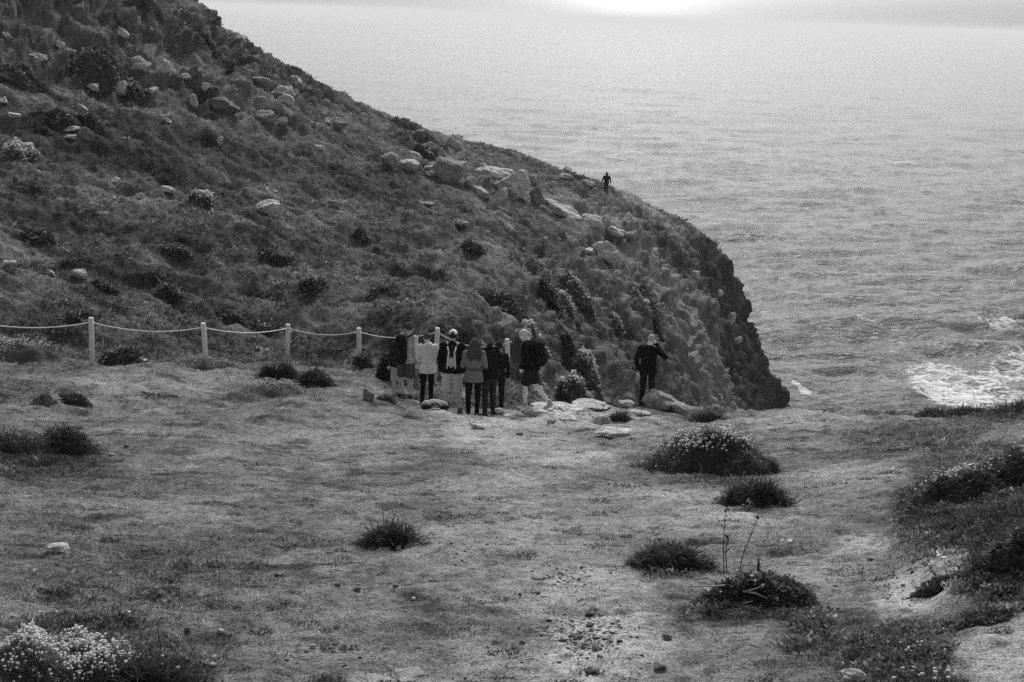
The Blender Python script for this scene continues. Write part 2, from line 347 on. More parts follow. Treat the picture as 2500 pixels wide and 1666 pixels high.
def ground_mat():
    m, n, l, b = mat('ground_cover'); c = coords(n, l)
    at = nd(n, 'ShaderNodeAttribute', attribute_name='tone').outputs['Fac']; ve = nd(n, 'ShaderNodeAttribute', attribute_name='veg').outputs['Fac']
    n1 = noise(n, l, c, 2.2, 6, .65); n2 = noise(n, l, c, 11, 5, .7); n3 = noise(n, l, c, 55, 3, .7)
    f1 = mth(n, l, 'MULTIPLY_ADD', n1, 1.6, -.8); f2 = mth(n, l, 'MULTIPLY_ADD', n2, 2.8, -1.4); f3 = mth(n, l, 'MULTIPLY_ADD', n3, 4.4, -2.2)
    amp = mth(n, l, 'MULTIPLY_ADD', ve, .25, .85)
    cs = coords(n, l, (1, 1.5, 1)); n5 = noise(n, l, cs, 4.6, 5, .75, .3); f5 = mth(n, l, 'MULTIPLY', mth(n, l, 'SUBTRACT', n5, .54, clamp=True), -4.5)
    s = mth(n, l, 'ADD', f5, mth(n, l, 'ADD', mth(n, l, 'ADD', f1, f2), f3))
    k = mth(n, l, 'MAXIMUM', mth(n, l, 'MULTIPLY_ADD', s, amp, 1.0), .18)
    val = mth(n, l, 'MULTIPLY', at, k)
    # small dark gaps and pale flecks
    v = nd(n, 'ShaderNodeTexVoronoi'); v.inputs['Scale'].default_value = 3.1; l.new(c, v.inputs['Vector'])
    sp = mth(n, l, 'LESS_THAN', v.outputs['Distance'], .10)
    val = mth(n, l, 'MULTIPLY', val, mth(n, l, 'MULTIPLY_ADD', sp, -.35, 1.0))
    grey(n, l, val, b); b.inputs['Roughness'].default_value = .95; b.inputs['Specular IOR Level'].default_value = .08
    hh = mth(n, l, 'ADD', mth(n, l, 'MULTIPLY', n2, 1.0), mth(n, l, 'MULTIPLY', n3, .5))
    bp = nd(n, 'ShaderNodeBump'); bp.inputs['Strength'].default_value = .9; bp.inputs['Distance'].default_value = .05
    l.new(hh, bp.inputs['Height']); l.new(bp.outputs[0], b.inputs['Normal']); return m
def foliage_mat(name):                      # reads a reflectance per blade
    m, n, l, b = mat(name); at = nd(n, 'ShaderNodeAttribute', attribute_name='tone').outputs['Fac']
    grey(n, l, at, b); b.inputs['Roughness'].default_value = .75; b.inputs['Specular IOR Level'].default_value = .2
    tr = nd(n, 'ShaderNodeBsdfTranslucent'); l.new(b.inputs['Base Color'].links[0].from_socket, tr.inputs['Color']); mx = nd(n, 'ShaderNodeMixShader'); mx.inputs[0].default_value = .38
    l.new(b.outputs[0], mx.inputs[1]); l.new(tr.outputs[0], mx.inputs[2]); l.new(mx.outputs[0], n['Material Output'].inputs['Surface']); return m
def rock_mat(name='granite', v=.17, seed=0):
    m, n, l, b = mat(name)
    tc = nd(n, 'ShaderNodeTexCoord'); mp = nd(n, 'ShaderNodeMapping'); mp.inputs['Location'].default_value = (seed, seed * 2, 0); l.new(tc.outputs['Object'], mp.inputs['Vector']); c = mp.outputs[0]
    n1 = noise(n, l, c, 1.6, 6, .7); n2 = noise(n, l, c, 9, 5, .75, .4); n3 = noise(n, l, c, 40, 3, .7)
    k = mth(n, l, 'ADD', mth(n, l, 'MULTIPLY_ADD', n1, 1.5, .3), mth(n, l, 'ADD', mth(n, l, 'MULTIPLY_ADD', n2, 3.2, -1.6), mth(n, l, 'MULTIPLY_ADD', n3, .8, -.4)))
    lich = mth(n, l, 'MULTIPLY', mth(n, l, 'SUBTRACT', n2, .56, clamp=True), 1.6)
    val = mth(n, l, 'ADD', mth(n, l, 'MULTIPLY', mth(n, l, 'MAXIMUM', k, .25), v), mth(n, l, 'MULTIPLY', lich, v * 3))
    grey(n, l, val, b); b.inputs['Roughness'].default_value = .9; b.inputs['Specular IOR Level'].default_value = .15
    bp = nd(n, 'ShaderNodeBump'); bp.inputs['Strength'].default_value = .8; bp.inputs['Distance'].default_value = .06
    l.new(mth(n, l, 'ADD', n2, mth(n, l, 'MULTIPLY', n3, .4)), bp.inputs['Height']); l.new(bp.outputs[0], b.inputs['Normal']); return m
SPEC = .29
def sea_mat():
    m, n, l, b = mat('sea_water'); c = coords(n, l, (.55, 1, 1))
    foam = nd(n, 'ShaderNodeAttribute', attribute_name='foam').outputs['Fac']
    n1 = noise(n, l, c, .35, 5, .62, .6); n2 = noise(n, l, c, 1.7, 4, .65, .3); n3 = noise(n, l, c, .05, 3, .55)
    # lacy foam: ridges of noise cut by the foam mask
    nf = noise(n, l, c, .42, 6, .68, 1.6); rid = mth(n, l, 'SUBTRACT', 1.0, mth(n, l, 'MULTIPLY', mth(n, l, 'ABSOLUTE', mth(n, l, 'SUBTRACT', nf, .5)), 7.5), clamp=True)
    fm = mth(n, l, 'MULTIPLY', mth(n, l, 'SUBTRACT', mth(n, l, 'ADD', mth(n, l, 'MULTIPLY', rid, .85), mth(n, l, 'MULTIPLY', n2, .5)), mth(n, l, 'SUBTRACT', 1.50, foam)), 4, clamp=True)
    fm = mth(n, l, 'MULTIPLY', fm, mth(n, l, 'GREATER_THAN', foam, .02))
    base = mth(n, l, 'MULTIPLY_ADD', n3, .08, .14)
    val = mth(n, l, 'ADD', mth(n, l, 'MULTIPLY', base, mth(n, l, 'SUBTRACT', 1.0, fm)), mth(n, l, 'MULTIPLY', fm, .78))
    grey(n, l, val, b); b.inputs['IOR'].default_value = 1.20
    c2 = coords(n, l, (1, .30, 1)); g1 = noise(n, l, c2, .22, 7, .8, .2); c3 = coords(n, l, (1, .22, 1)); g2 = noise(n, l, c3, 1.1, 5, .8)
    c4 = coords(n, l, (1, .5, 1)); g4 = noise(n, l, c4, .33, 8, .72, .5); wavelet_shade = mth(n, l, 'MULTIPLY', mth(n, l, 'SUBTRACT', g4, .53, clamp=True), -9.0)
    gust_wavelets = mth(n, l, 'ADD', wavelet_shade, mth(n, l, 'ADD', mth(n, l, 'MULTIPLY_ADD', g1, 2.8, -1.4), mth(n, l, 'MULTIPLY_ADD', g2, 3.4, -1.7)))   # wind-ruffled streaks, plus dark wavelet faces painted in as weaker reflection
    l.new(mth(n, l, 'MAXIMUM', mth(n, l, 'MULTIPLY', mth(n, l, 'MULTIPLY_ADD', gust_wavelets, .95, 1.3), SPEC), .03), b.inputs['Specular IOR Level'])
    l.new(mth(n, l, 'MULTIPLY_ADD', fm, .6, .25), b.inputs['Roughness'])
    hh = mth(n, l, 'ADD', mth(n, l, 'MULTIPLY', n1, 1.4), mth(n, l, 'MULTIPLY', n2, .5))
    bp = nd(n, 'ShaderNodeBump'); bp.inputs['Strength'].default_value = 1.0; bp.inputs['Distance'].default_value = .7
    l.new(hh, bp.inputs['Height']); l.new(bp.outputs[0], b.inputs['Normal']); return m
M_ground = ground_mat(); M_leaf = foliage_mat('leaf_grey'); M_sea = sea_mat()
M_rocks = [rock_mat('granite_pale', .46, 0), rock_mat('granite_mid', .29, 5), rock_mat('granite_dark', .17, 9)]
M_stone = rock_mat('pale_stone', .42, 3)
M_post = simple('weathered_post', .74, .5, 9, .85, .4); M_rope = simple('pale_rope', .72, .2, 60, .9, .3)
M_flower = simple('flower_white', .72, .15, 60, .8); M_stem = simple('dry_stem', .05, .3, 30); M_twig = simple('bleached_twig', .36, .2, 30)

# ------------------------------------------------------------------ land
def ring_quads(nr, nc):
    i = np.arange(nr - 1)[:, None]; j = np.arange(nc)[None]; k = (j + 1) % nc
    return np.stack([i * nc + j + 0 * k, i * nc + k, (i + 1) * nc + k, (i + 1) * nc + j + 0 * k], -1).reshape(-1, 4)
def rad_steps(segs, r0):
    r = [r0]
    for (r1, ratio) in segs:
        while r[-1] < r1: r.append(r[-1] * (1 + ratio))
    return np.array(r)
fine = np.linspace(math.radians(-21.5), math.radians(21.5), 1060)
side_ = np.linspace(math.radians(21.5), math.radians(33), 110)[1:]
coarse = np.linspace(math.radians(33), math.radians(327), 150)[1:-1]
th = np.concatenate([fine, side_, coarse, 2 * np.pi - side_[::-1]])
rr = rad_steps([(6, .08), (20, .0032), (36, .0042), (165, .0030), (240, .02)], .4)
TT, RR = np.meshgrid(th, rr); X = np.sin(TT) * RR; Y = np.cos(TT) * RR
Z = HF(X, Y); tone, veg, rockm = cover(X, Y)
st = rockm * sstep(SEA - 2, SEA + 4, Z)
V = np.stack(relief(X, Y, Z), -1).reshape(-1, 3); F = ring_quads(len(rr), len(th))
keep = (Z.reshape(-1)[F].max(1) > SEA - 4); F = F[keep]
used = np.zeros(len(V), bool); used[F.ravel()] = True; idx = np.cumsum(used) - 1
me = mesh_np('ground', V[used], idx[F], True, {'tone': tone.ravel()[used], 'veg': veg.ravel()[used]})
tag(link('ground', me, M_ground), kind='structure'); print('ground', len(me.vertices), round(time.time() - T0, 1))

# ------------------------------------------------------------------ sea
th2 = np.concatenate([np.linspace(math.radians(-20.5), math.radians(21.5), 900), np.linspace(math.radians(21.5), math.radians(339.5), 160)[1:-1]])
r = [2.0, 60, 110, 140.0]
while r[-1] < 45000: r.append(r[-1] + max(min(r[-1] ** 2 * .0007 / 45 * 1.1, r[-1] * .12), .35))
rr2 = np.array(r); TT, RR = np.meshgrid(th2, rr2); X = np.sin(TT) * RR; Y = np.cos(TT) * RR
foot = RR ** 2 * .0007 / 45
Z = np.zeros_like(X); crest = np.zeros_like(X)
ca, sa = math.cos(.18), math.sin(.18); U = X * ca + Y * sa; W = -X * sa + Y * ca
for L, A, sd in ((70, .8, 1), (34, .6, 2), (17, .65, 3), (8.5, .62, 4), (4.4, .46, 5), (2.2, .27, 6), (1.2, .13, 7)):
    f = 1 - sstep(.35, 1.1, foot / L); q = 1 - 2.2 * np.abs(pn(U / (L * 2.8), W / L, sd + 100)); Z += A * f * q; 
    if L in (17, 34, 8.5): crest += np.clip(q, 0, 1) * f
def sea_at(px, py):
    d = ray(px, py); t = SEA / d[2]; return d[0] * t, d[1] * t
def ridge(pts, hgt, front, back):
    """a rolling breaker: crest line through photo points, steep towards the shore"""
    global Z
    pts = [sea_at(*p) for p in pts]; best = np.full(X.shape, 1e9); side = np.zeros(X.shape); tt = np.zeros(X.shape)
    for i in range(len(pts) - 1):
        a = np.array(pts[i]); e = np.array(pts[i + 1]) - a; t = np.clip(((X - a[0]) * e[0] + (Y - a[1]) * e[1]) / (e @ e), 0, 1)
        d = np.hypot(X - a[0] - t * e[0], Y - a[1] - t * e[1]); s = np.sign((X - a[0]) * -e[1] + (Y - a[1]) * e[0])
        m = d < best; best = np.where(m, d, best); side = np.where(m, s, side); tt = np.where(m, (i + t) / (len(pts) - 1), tt)
    wdt = np.where(side < 0, front, back); env = np.sin(np.pi * np.clip(tt, 0, 1)) ** .6
    Z += hgt * env * np.exp(-(best / wdt) ** 1.5) * (1 + .25 * pn(U / 6, W / 6, 140))
ridge([(1850,868),(1990,850),(2150,846),(2260,852),(2330,842),(2390,826),(2450,842),(2560,854)], 3.4, 5, 12)
ridge([(2150,888),(2230,866),(2270,868),(2330,890)], 1.0, 5, 4)
ridge([(1760,598),(1840,588),(1930,588)], 1.4, 7, 8)
ridge([(2380,905),(2440,890),(2520,900)], 1.2, 5, 5)
def foamp(px, py, w, h, k):
    global foam
    cx, cy = sea_at(px, py); D = math.hypot(cx, cy); a = sea_at(px, py - h / 2); b = sea_at(px, py + h / 2)
    rx = w * D / FPX / 2; ry = abs(math.hypot(*a) - math.hypot(*b)) / 2
    nx = pn(X / 7, Y / 7, 151) * 3; dxx = X - cx + nx; dyy = Y - cy + nx * .6; u = (cx / D, cy / D)
    q = np.hypot((dxx * u[1] - dyy * u[0]) / rx, (dxx * u[0] + dyy * u[1]) / ry)
    foam = np.maximum(foam, k * (1 - sstep(.4, 1.25, q)))
foam = np.zeros_like(X)
for f in [(2270,955,150,44,.95),(2340,1000,240,70,1.1),(2300,930,260,60,.75),(2390,955,190,60,.85),(2460,930,170,60,.85),(2250,985,120,40,.8),(2480,1000,140,60,.8),(2140,953,90,20,.6),(1955,985,60,34,1.0),(1940,970,30,20,1.0),
          (2470,836,90,30,1.0),(2420,830,40,16,.9),(2500,850,80,20,.8),(2120,846,90,12,.75),(2260,876,110,40,.5),(2080,790,90,14,.45),(2350,890,200,30,.6),(2500,905,130,50,.9),(2420,975,260,50,.8),(2180,965,120,30,.6),(2400,800,160,14,.5),(2200,790,90,10,.5)]: foamp(*f)
cap = sstep(2.35, 2.85, crest) * sstep(.18, .42, pn(X / 38, Y / 60, 160)) * (foot < 12)
foam = np.maximum(foam, cap * .95)
capf = (pn(X / 9, Y / 22, 170) > .83) & (foot >= 3); foam = np.maximum(foam, capf * .8)
V = np.stack([X, Y, Z + SEA], -1).reshape(-1, 3)
me = mesh_np('sea', V, ring_quads(len(rr2), len(th2)), True, {'foam': foam.ravel()}); tag(link('sea', me, M_sea), kind='structure')
print('sea', len(V), round(time.time() - T0, 1))
#@@BEGIN
# ------------------------------------------------------------------ low ground vegetation nobody could count
def blades(C, dirs, L, W, tone, cup=0.0):
    """C base (n,3), dirs unit (n,3): one leaf-shaped triangle pair per entry"""
    n = len(C); side = np.cross(dirs, rng.normal(size=(n, 3))); side /= np.linalg.norm(side, axis=1)[:, None] + 1e-9
    L = np.asarray(L)[:, None] * np.ones((n, 1)); W = np.asarray(W)[:, None] * np.ones((n, 1))
    mid = C + dirs * L * .5; tip = C + dirs * L; tip[:, 2] -= (L[:, 0] * cup)
    V = np.stack([C, mid + side * W * .5, tip, mid - side * W * .5], 1).reshape(-1, 3)
    F = np.arange(4 * n).reshape(n, 4); return V, F, np.repeat(tone, 4)
def updir(n, spread, up=1.0):
    d = rng.normal(size=(n, 3)) * spread; d[:, 2] = np.abs(d[:, 2]) * .5 + up; return d / np.linalg.norm(d, axis=1)[:, None]
def scatter(n, r0, r1, t0=-21.2, t1=21.2, pw=0):
    r = np.exp(rng.uniform(math.log(r0), math.log(r1), n)); t = np.radians(rng.uniform(t0, t1, n)); return np.sin(t) * r, np.cos(t) * r, r
# ------------------------------------------------------------------ rocks
def rock_mesh(name, rx, ry, rz, seed, cuts=7, rough=.10, boxy=.5, V0=None):
    V, F = V0 or ICO3; r_ = np.random.default_rng(seed); V = V.copy()
    V = np.sign(V) * np.abs(V) ** (1 - .45 * boxy); V /= np.maximum(np.linalg.norm(V, axis=1), 1e-6)[:, None] ** (.6)
    for i in range(cuts):
        d = r_.normal(size=3); d[2] = d[2] * .7; d /= np.linalg.norm(d); c = r_.uniform(.50, .84); q = V @ d
        V = V - np.outer(np.maximum(0, q - c) * .93, d)
    s = seed % 91
    nz = pn(V[:, 0] * 1.6 + 7, V[:, 1] * 1.6 + V[:, 2], s) + .5 * pn(V[:, 1] * 3.6, V[:, 2] * 3.6 + V[:, 0], s + 1) + .28 * pn(V[:, 0] * 9, V[:, 2] * 9 + V[:, 1] * 4, s + 2) + .16 * pn(V[:, 0] * 19, V[:, 2] * 19 + V[:, 1] * 9, s + 3)
    V = V * (1 + rough * nz)[:, None]
    return mesh_np(name, V * np.array([rx, ry, rz]), F, True)
ROCKS = []
def place_rock(cx, cy, wp, hp, label, mi=1, name='boulder', cat='boulder', tilt=0, boxy=.5, seed=None, group=None, flatdeep=.85, D=None, rough=.18, bury=.26):
    b = hit(cx, cy + hp * .42, detail=True) if D is None else None
    if b is None: d = ray(cx, cy + hp * .42); d = d / math.hypot(d[0], d[1]); DD = D or 140; b = np.array([d[0] * DD, d[1] * DD, float(HF(d[0] * DD, d[1] * DD))])
    D_ = dist(b); rx = wp * D_ / FPX / 2 * 1.08; h = hp * D_ / FPX * (.85 if cx < 800 and cy < 420 else 1); rx *= (.85 if cx < 800 and cy < 420 and wp > 40 else 1); rz = h * .60; ry = rx * flatdeep
    u = b[:2] / D_; x, y = b[0] + u[0] * ry * .5, b[1] + u[1] * ry * .5
    seed = seed or int(cx * 3 + cy * 7)
    ROCKS.append((x, y, max(rx, ry)))
    me = rock_mesh(name, rx, ry, rz, seed, 11, rough, boxy, ICO4 if wp > 60 else (ICO3 if wp > 20 else None) or ICO2)
    m = M_stone if mi == 3 else M_rocks[mi]
    if cx < 800 and cy < 420 and wp > 30: bury = .45
    o = link(name, me, m); o.location = (x, y, b[2] + h * .5 - rz * bury); az = math.atan2(u[0], u[1])
    o.rotation_euler = (0, math.radians(tilt), -az + np.random.default_rng(seed).uniform(-.3, .3)); return tag(o, label, cat, group)
RK = 'granite rocks strewn over the hillside'
for t in [
 (1098,418,78,68,'tall pyramid-shaped boulder at the left end of the big boulder pile',1,8,.35),
 (1255,450,104,66,'largest domed boulder of the pile, pale lichened top above a dark overhang',0,6,.3),
 (1312,482,40,50,'dark upright slab leaning against the right side of the domed boulder',2,20,.7),
 (1205,420,92,32,'long pale capstone lying just above the domed boulder',0,8,.8),
 (1179,409,22,18,'little round stone perched on the left end of the long capstone',0,0,.3),
 (1190,444,28,28,'small dark block wedged between the pyramid boulder and the domed one',2,0,.5),
 (1148,446,36,36,'rounded grey block touching the foot of the pyramid boulder',1,10,.4),
 (1216,484,34,60,'narrow slab slanting down from the lower left of the domed boulder',0,40,.8),
 (1175,474,56,24,'low pale slab at the bottom of the pile between the two largest boulders',0,25,.7),
 (1010,388,46,34,'lichened boulder heading the pale rubble left of the pyramid boulder',0,10,.4),
 (994,406,54,28,'jagged pale stone in the rubble just left of the pyramid boulder',0,0,.6),
 (1050,412,28,14,'flat stone on top of the little stack beside the pyramid boulder',0,5,.7),
 (1050,425,26,14,'flat stone at the bottom of the little stack beside the pyramid boulder',0,-5,.7),
 (950,396,50,34,'mottled boulder at the left end of the pale rubble',1,0,.4),
 (1045,362,50,24,'dark overhanging ledge above the pale rubble',2,15,.7),
 (1113,350,44,38,'ragged pale outcrop on the skyline above the pyramid boulder',0,10,.5),
 (1030,332,38,32,'round dark boulder just below the skyline left of the ragged outcrop',2,0,.2),
 (1373,520,90,26,'long flat pale ledge right of the boulder pile',0,14,.8),
 (1446,545,62,38,'square-cut block with a pale flat top right of the long ledge',0,3,.9),
 (1343,497,64,16,'thin pale slab just above the long flat ledge',0,14,.8),
 (1507,568,48,24,'pale rock directly right of the square-cut block',0,5,.5),
 (1545,578,44,20,'low rock at the end of the row of pale blocks',1,0,.5),
 (1488,620,84,46,'broad cracked pale outcrop below the row of blocks',0,8,.6),
 (1436,615,36,13,'thin flat shelf rock left of the cracked pale outcrop',0,3,.8),
 (1578,741,26,13,'white stone lying in the dark notch at the top of the earth face',3,0,.4),
 (1608,746,26,13,'grey flat stone right of the white stone in the dark notch',1,-10,.6),
 (1562,722,14,30,'white-edged slab standing on the left of the dark notch',0,-30,.7),
 (1500,678,20,38,'pale curved slab standing out of the turf below the cracked outcrop',0,35,.6),
 (1698,672,26,14,'pale stone near the head of the dark sea cliff',0,0,.4),
 (1756,716,20,24,'pale-capped knob on the edge of the dark sea cliff',0,20,.3),
 (1782,782,24,34,'white-topped knob halfway down the edge of the cliff',0,20,.3),
 (1803,832,16,24,'small white-topped knob lowest on the cliff edge',0,20,.3),
 (1045,500,40,12,'thin stone half sunk in the slope below the pyramid boulder',1,5,.6),
 (817,500,40,20,'grey rounded stone on the slope right of the big pale dome',1,5,.4),
 (1133,552,36,14,'low grey stone in the heather below the boulder pile',1,10,.5),
 (1330,590,24,20,'small grey stone in a hollow under the long flat ledge',1,0,.4),
 (662,505,78,50,'big pale domed boulder alone in the middle of the hillside',0,-12,.2),
 (346,157,60,54,'upright dark-faced block with a pale flat top high on the hill',1,0,.85),
 (402,165,58,50,'pale lichened boulder leaning on the dark-faced block high on the hill',0,30,.5),
 (300,82,36,24,'isolated pale stone near the top of the hill',0,30,.5),
 (302,146,40,30,'thin slab slanting left of the dark-faced block',2,40,.8),
 (371,221,48,18,'flat table stone below the dark-faced block',0,3,.8),
 (468,245,38,34,'pale angular rock at the left of the rubble in the upper slope',0,0,.6),
 (547,254,74,42,'wide crumbled dark outcrop in the upper slope',2,5,.5),
 (589,214,60,48,'dark square boulder left of the two capped stones',2,0,.7),
 (645,200,80,26,'long grassy-topped slab over the dark square boulder',1,10,.8),
 (692,222,66,32,'pale-capped stone with a flat curved top near the skyline',0,3,.6),
 (697,245,50,28,'slanting pale stone below the pale-capped stone',0,20,.6),
 (639,246,38,32,'rounded grey stone between the dark square boulder and the slanting stone',1,0,.2),
 (724,196,52,36,'patchy white outcrop just under the skyline',0,10,.5),
 (650,286,58,42,'egg-shaped boulder half buried below the capped stones',1,10,.2),
 (692,296,26,20,'small pale stone right of the egg-shaped boulder',0,0,.4),
 (176,316,52,16,'flat pale slab over a dark hollow at the left of the hill',0,3,.8),
 (174,340,30,12,'small white slab under the flat pale slab',3,0,.7),
 (199,261,38,16,'pale tilted stone above the dark hollow',0,18,.6),
 (537,346,15,28,'narrow white stone standing upright in the mid slope',3,12,.6),
 (283,442,32,13,'pale stone on the lip of the dark band left of centre',0,8,.5),
 (415,468,44,18,'low pale rock ending the grassy shelf',0,14,.5),
 (92,145,56,22,'pale ridge of stone over the dark thicket at top left',0,5,.6),
 (164,126,52,20,'hump of stone right of the pale ridge at top left',1,10,.4),
 (145,109,26,20,'small round stone behind the hump at top left',0,0,.2),
 (14,90,34,36,'dark boulder on the left edge high up the hill',2,25,.5),
 (70,363,46,40,'pale rock heap nearest the left edge of the mid slope',0,0,.4),
 (20,352,38,22,'pale rock on the left edge beside the rock heap',0,0,.5),
 (230,210,32,20,'pale weathered stone below the top left thicket',0,10,.5),
 (501,218,26,24,'rounded pale stone above the crumbled outcrop',0,0,.3),
 (455,187,32,16,'low stone right of the leaning lichened boulder',0,8,.5),
 (30,283,42,16,'flat pale stone on the left edge under the grassy strip',0,0,.6),
 (8,248,28,20,'pale stone cut by the left edge above the grassy strip',0,0,.5),
 (589,92,34,20,'dark-bellied stone breaking the upper skyline',0,25,.6),
 (735,155,44,16,'pale stones along the skyline above the white outcrop',0,20,.5),
 (800,295,22,13,'small pale stone below the middle skyline',0,10,.4),
 (780,360,36,20,'pale stone in the mid slope under the middle skyline',0,20,.4),
 (830,307,36,22,'dark hummocky stone below the middle skyline',2,15,.3),
 (411,298,30,12,'slim slanting stone below the flat table stone',0,30,.6),
 (298,214,30,36,'white-streaked rock beneath the slanting slab',0,0,.5),
 (190,673,40,22,'pale rounded stone just above the fence line on the left',0,8,.3),
 (20,655,52,26,'low grey rock on the left edge above the fence',1,0,.4),
 (125,670,26,16,'small pale stone left of the rounded stone above the fence',0,0,.4),
 (1385,437,44,14,'small rocks right of the boulder pile under the skyline',1,12,.5),
 (1300,440,30,20,'weathered knob above the dark upright slab',1,0,.4),
 (1385,417,26,18,'stone jutting from the skyline left of the distant walker',1,10,.5),
 (1440,448,40,12,'flat stone in the turf left of the distant walker',1,20,.6),
 (1140,766,50,24,'grey stone in the turf just above the group of walkers',1,5,.3),
 (900,966,34,30,'dark hump of rock left of the walkers by the path',2,0,.3),
]:
    place_rock(*t[:5], mi=t[5], tilt=t[6], boxy=t[7], name='boulder' if t[2] > 45 else 'rock', cat='boulder' if t[2] > 45 else 'rock', group=RK)
RR_ = 'bare rocks along the rim'
for t in [
 (1600,968,104,50,'big layered boulder on the rim hiding the feet of the phoning man',1,-8,.25,33.4),
 (1655,985,60,30,'lower shoulder of rock right of the layered rim boulder',1,6,.2,33.2),
 (1528,984,44,17,'small pale rock left of the layered rim boulder',0,0,.3,32.9),
 (1470,1026,54,22,'white wedge of bare rock below the rim',3,10,.6,None),
 (1395,1003,90,14,'flat pale shelf on the rim right of the striding walker',0,0,.5,None),
 (1300,1012,80,14,'flat pale shelf under the feet of the striding walker',0,0,.5,None),
 (1215,1006,34,14,'pale rim stone just right of the group',0,0,.3,None),
 (1345,1001,110,13,'long pale ledge on the lip of the rim right of the striding walker',3,0,.6,None),
 (1447,995,112,13,'pale ledge of the rim just left of the layered boulder',3,0,.6,None),
 (1382,1021,84,11,'low pale rock sheet under the long ledge of the rim',3,5,.6,None),
 (1258,1019,66,11,'flat pale rock below the feet of the striding walker',3,0,.6,None),
 (1560,1013,64,12,'flat pale rock in front of the layered rim boulder',3,5,.6,None),
 (1500,1062,120,10,'thin pale strip of rock left of the large flower mound',3,0,.7,None),
 (1420,1050,18,9,'pebble-like stone below the pale shelves',0,0,.3,None),
 (1165,1040,50,13,'worn stone poking through the path below the group',0,0,.4,None),
 (1270,1060,22,9,'small worn stone in the path below the group',1,0,.4,None),
 (1345,1030,30,10,'rough stone between the white wedge and the group',1,0,.4,None),
]:
    place_rock(*t[:5], mi=t[5], tilt=t[6], boxy=t[7], D=t[8], name='rock', cat='rock', group=RR_, rough=.16, bury=.3)
SG = 'stones lying on the turf'
for t in [
 (131,1346,72,18,'flat pale slab sunk in the turf at the left',3,0,.5), (2083,1658,72,34,'rounded grey stone cut by the bottom edge at the right',3,0,.2),
 (1612,1630,42,20,'knobbly dark stone near the bottom right of centre',2,0,.3), (1000,1658,120,12,'broad pale rock barely breaking the turf at the bottom',1,0,.4),
 (457,1536,16,15,'dark pointed stone above the flower mound',2,0,.5), (539,1543,20,14,'white stone right of the dark pointed one',3,-10,.4),
 (518,1625,22,9,'slim white stone near the bottom right of the flower mound',3,15,.5), (825,1430,17,10,'leftmost of three dark stones below the central tussock',2,0,.5),
 (872,1440,26,14,'domed dark stone, middle one of three below the central tussock',2,0,.2), (965,1430,19,9,'rightmost of three dark stones below the central tussock',2,0,.4),
 (1010,1465,18,8,'small white stone below the three dark stones',3,0,.4), (1276,1569,20,11,'dark stone with a pale top beside the gravelly patch',2,0,.6),
 (1453,1583,26,17,'brown-black lump at the foot of the gravelly patch',2,10,.3), (1135,1656,11,9,'tiny dark stone near the bottom edge left of centre',2,0,.3),
 (1123,1537,9,8,'single dark pebble in the open turf',2,0,.3), (682,1407,28,7,'thin dark flake of stone in the turf left of centre',2,0,.7),
 (271,1110,18,9,'white stone, lower of two right of the left tussocks',3,0,.4), (308,1089,14,9,'grey stone, upper of two right of the left tussocks',1,0,.4),
 (1515,1478,9,9,'round white pebble in the gravel right of centre',3,0,.1), (26,882,10,6,'tiny white stone on the bank under the fence at left',3,0,.2),
 (1630,1558,34,16,'dark clod at the right end of the gravelly hollow',2,0,.3), (1270,1451,11,10,'dark pebble above the gravelly patch',2,0,.3),
 (1420,1385,13,10,'dark pebble in the pale gravel under the shrubs',2,0,.3), (765,1580,18,10,'pale chip of stone in the lower left turf',3,0,.4),
 (1313,1449,16,9,'dark chip right of the pebble above the gravelly patch',2,0,.5), (2355,1512,20,8,'white flower-pale stone at the foot of the right-hand scrub',3,0,.3),
 (2127,1367,22,6,'thin dark stone on the right-hand path',2,0,.6), (1445,1640,44,16,'low cluster stone near the bottom centre right',2,0,.3),
]:
    place_rock(*t[:5], mi=t[5], tilt=t[6], boxy=t[7], name='stone', cat='stone', group=SG, rough=.15)
# heather and rough grass over the hillside
x, y, r = scatter(260000, 30, 158, -29, 12)
z0, h, sg, ss = fields(x, y); tone, veg, rm = cover(x, y)
cl = fbm(x / 2.2, y / 2.2, 3, 200)
k = (h > .55) & (rng.uniform(size=len(x)) < np.clip(.25 + .75 * veg + cl * .5, .08, 1) * (1 - .75 * rm) * (1 - .38 * sstep(.35, .8, np.hypot(gi(GDX, x, y), gi(GDY, x, y))))) & (z0 > SEA + 3)
for (qx, qy, qr) in ROCKS: k &= (x - qx) ** 2 + (y - qy) ** 2 > (qr * .85) ** 2
x, y, r, tone = x[k], y[k], r[k], tone[k] * 1.35; z = HF(x, y); x, y, z = relief(x, y, z); m = 7
sz = (.042 + .00045 * r) * rng.lognormal(0, .35, len(x)) * (1 + .6 * np.clip(cl[k], -.8, 1))
C = np.repeat(np.stack([x, y, z - .03], 1), m, 0); sz = np.repeat(sz, m)
C[:, :2] += rng.normal(size=(len(C), 2)) * sz[:, None] * .55
V, F, T = blades(C, updir(len(C), 1.0, .45), sz * rng.uniform(.7, 1.3, len(C)), sz * rng.uniform(.3, .6, len(C)), np.repeat(tone, m) * np.repeat(rng.lognormal(-.05, .40, len(x)), m) * rng.uniform(.7, 1.4, len(C)))
tag(link('heather', mesh_np('heather', V, F, False, {'tone': T}), M_leaf), 'dark heather and rough grass clothing the hillside', 'heather', kind='stuff')
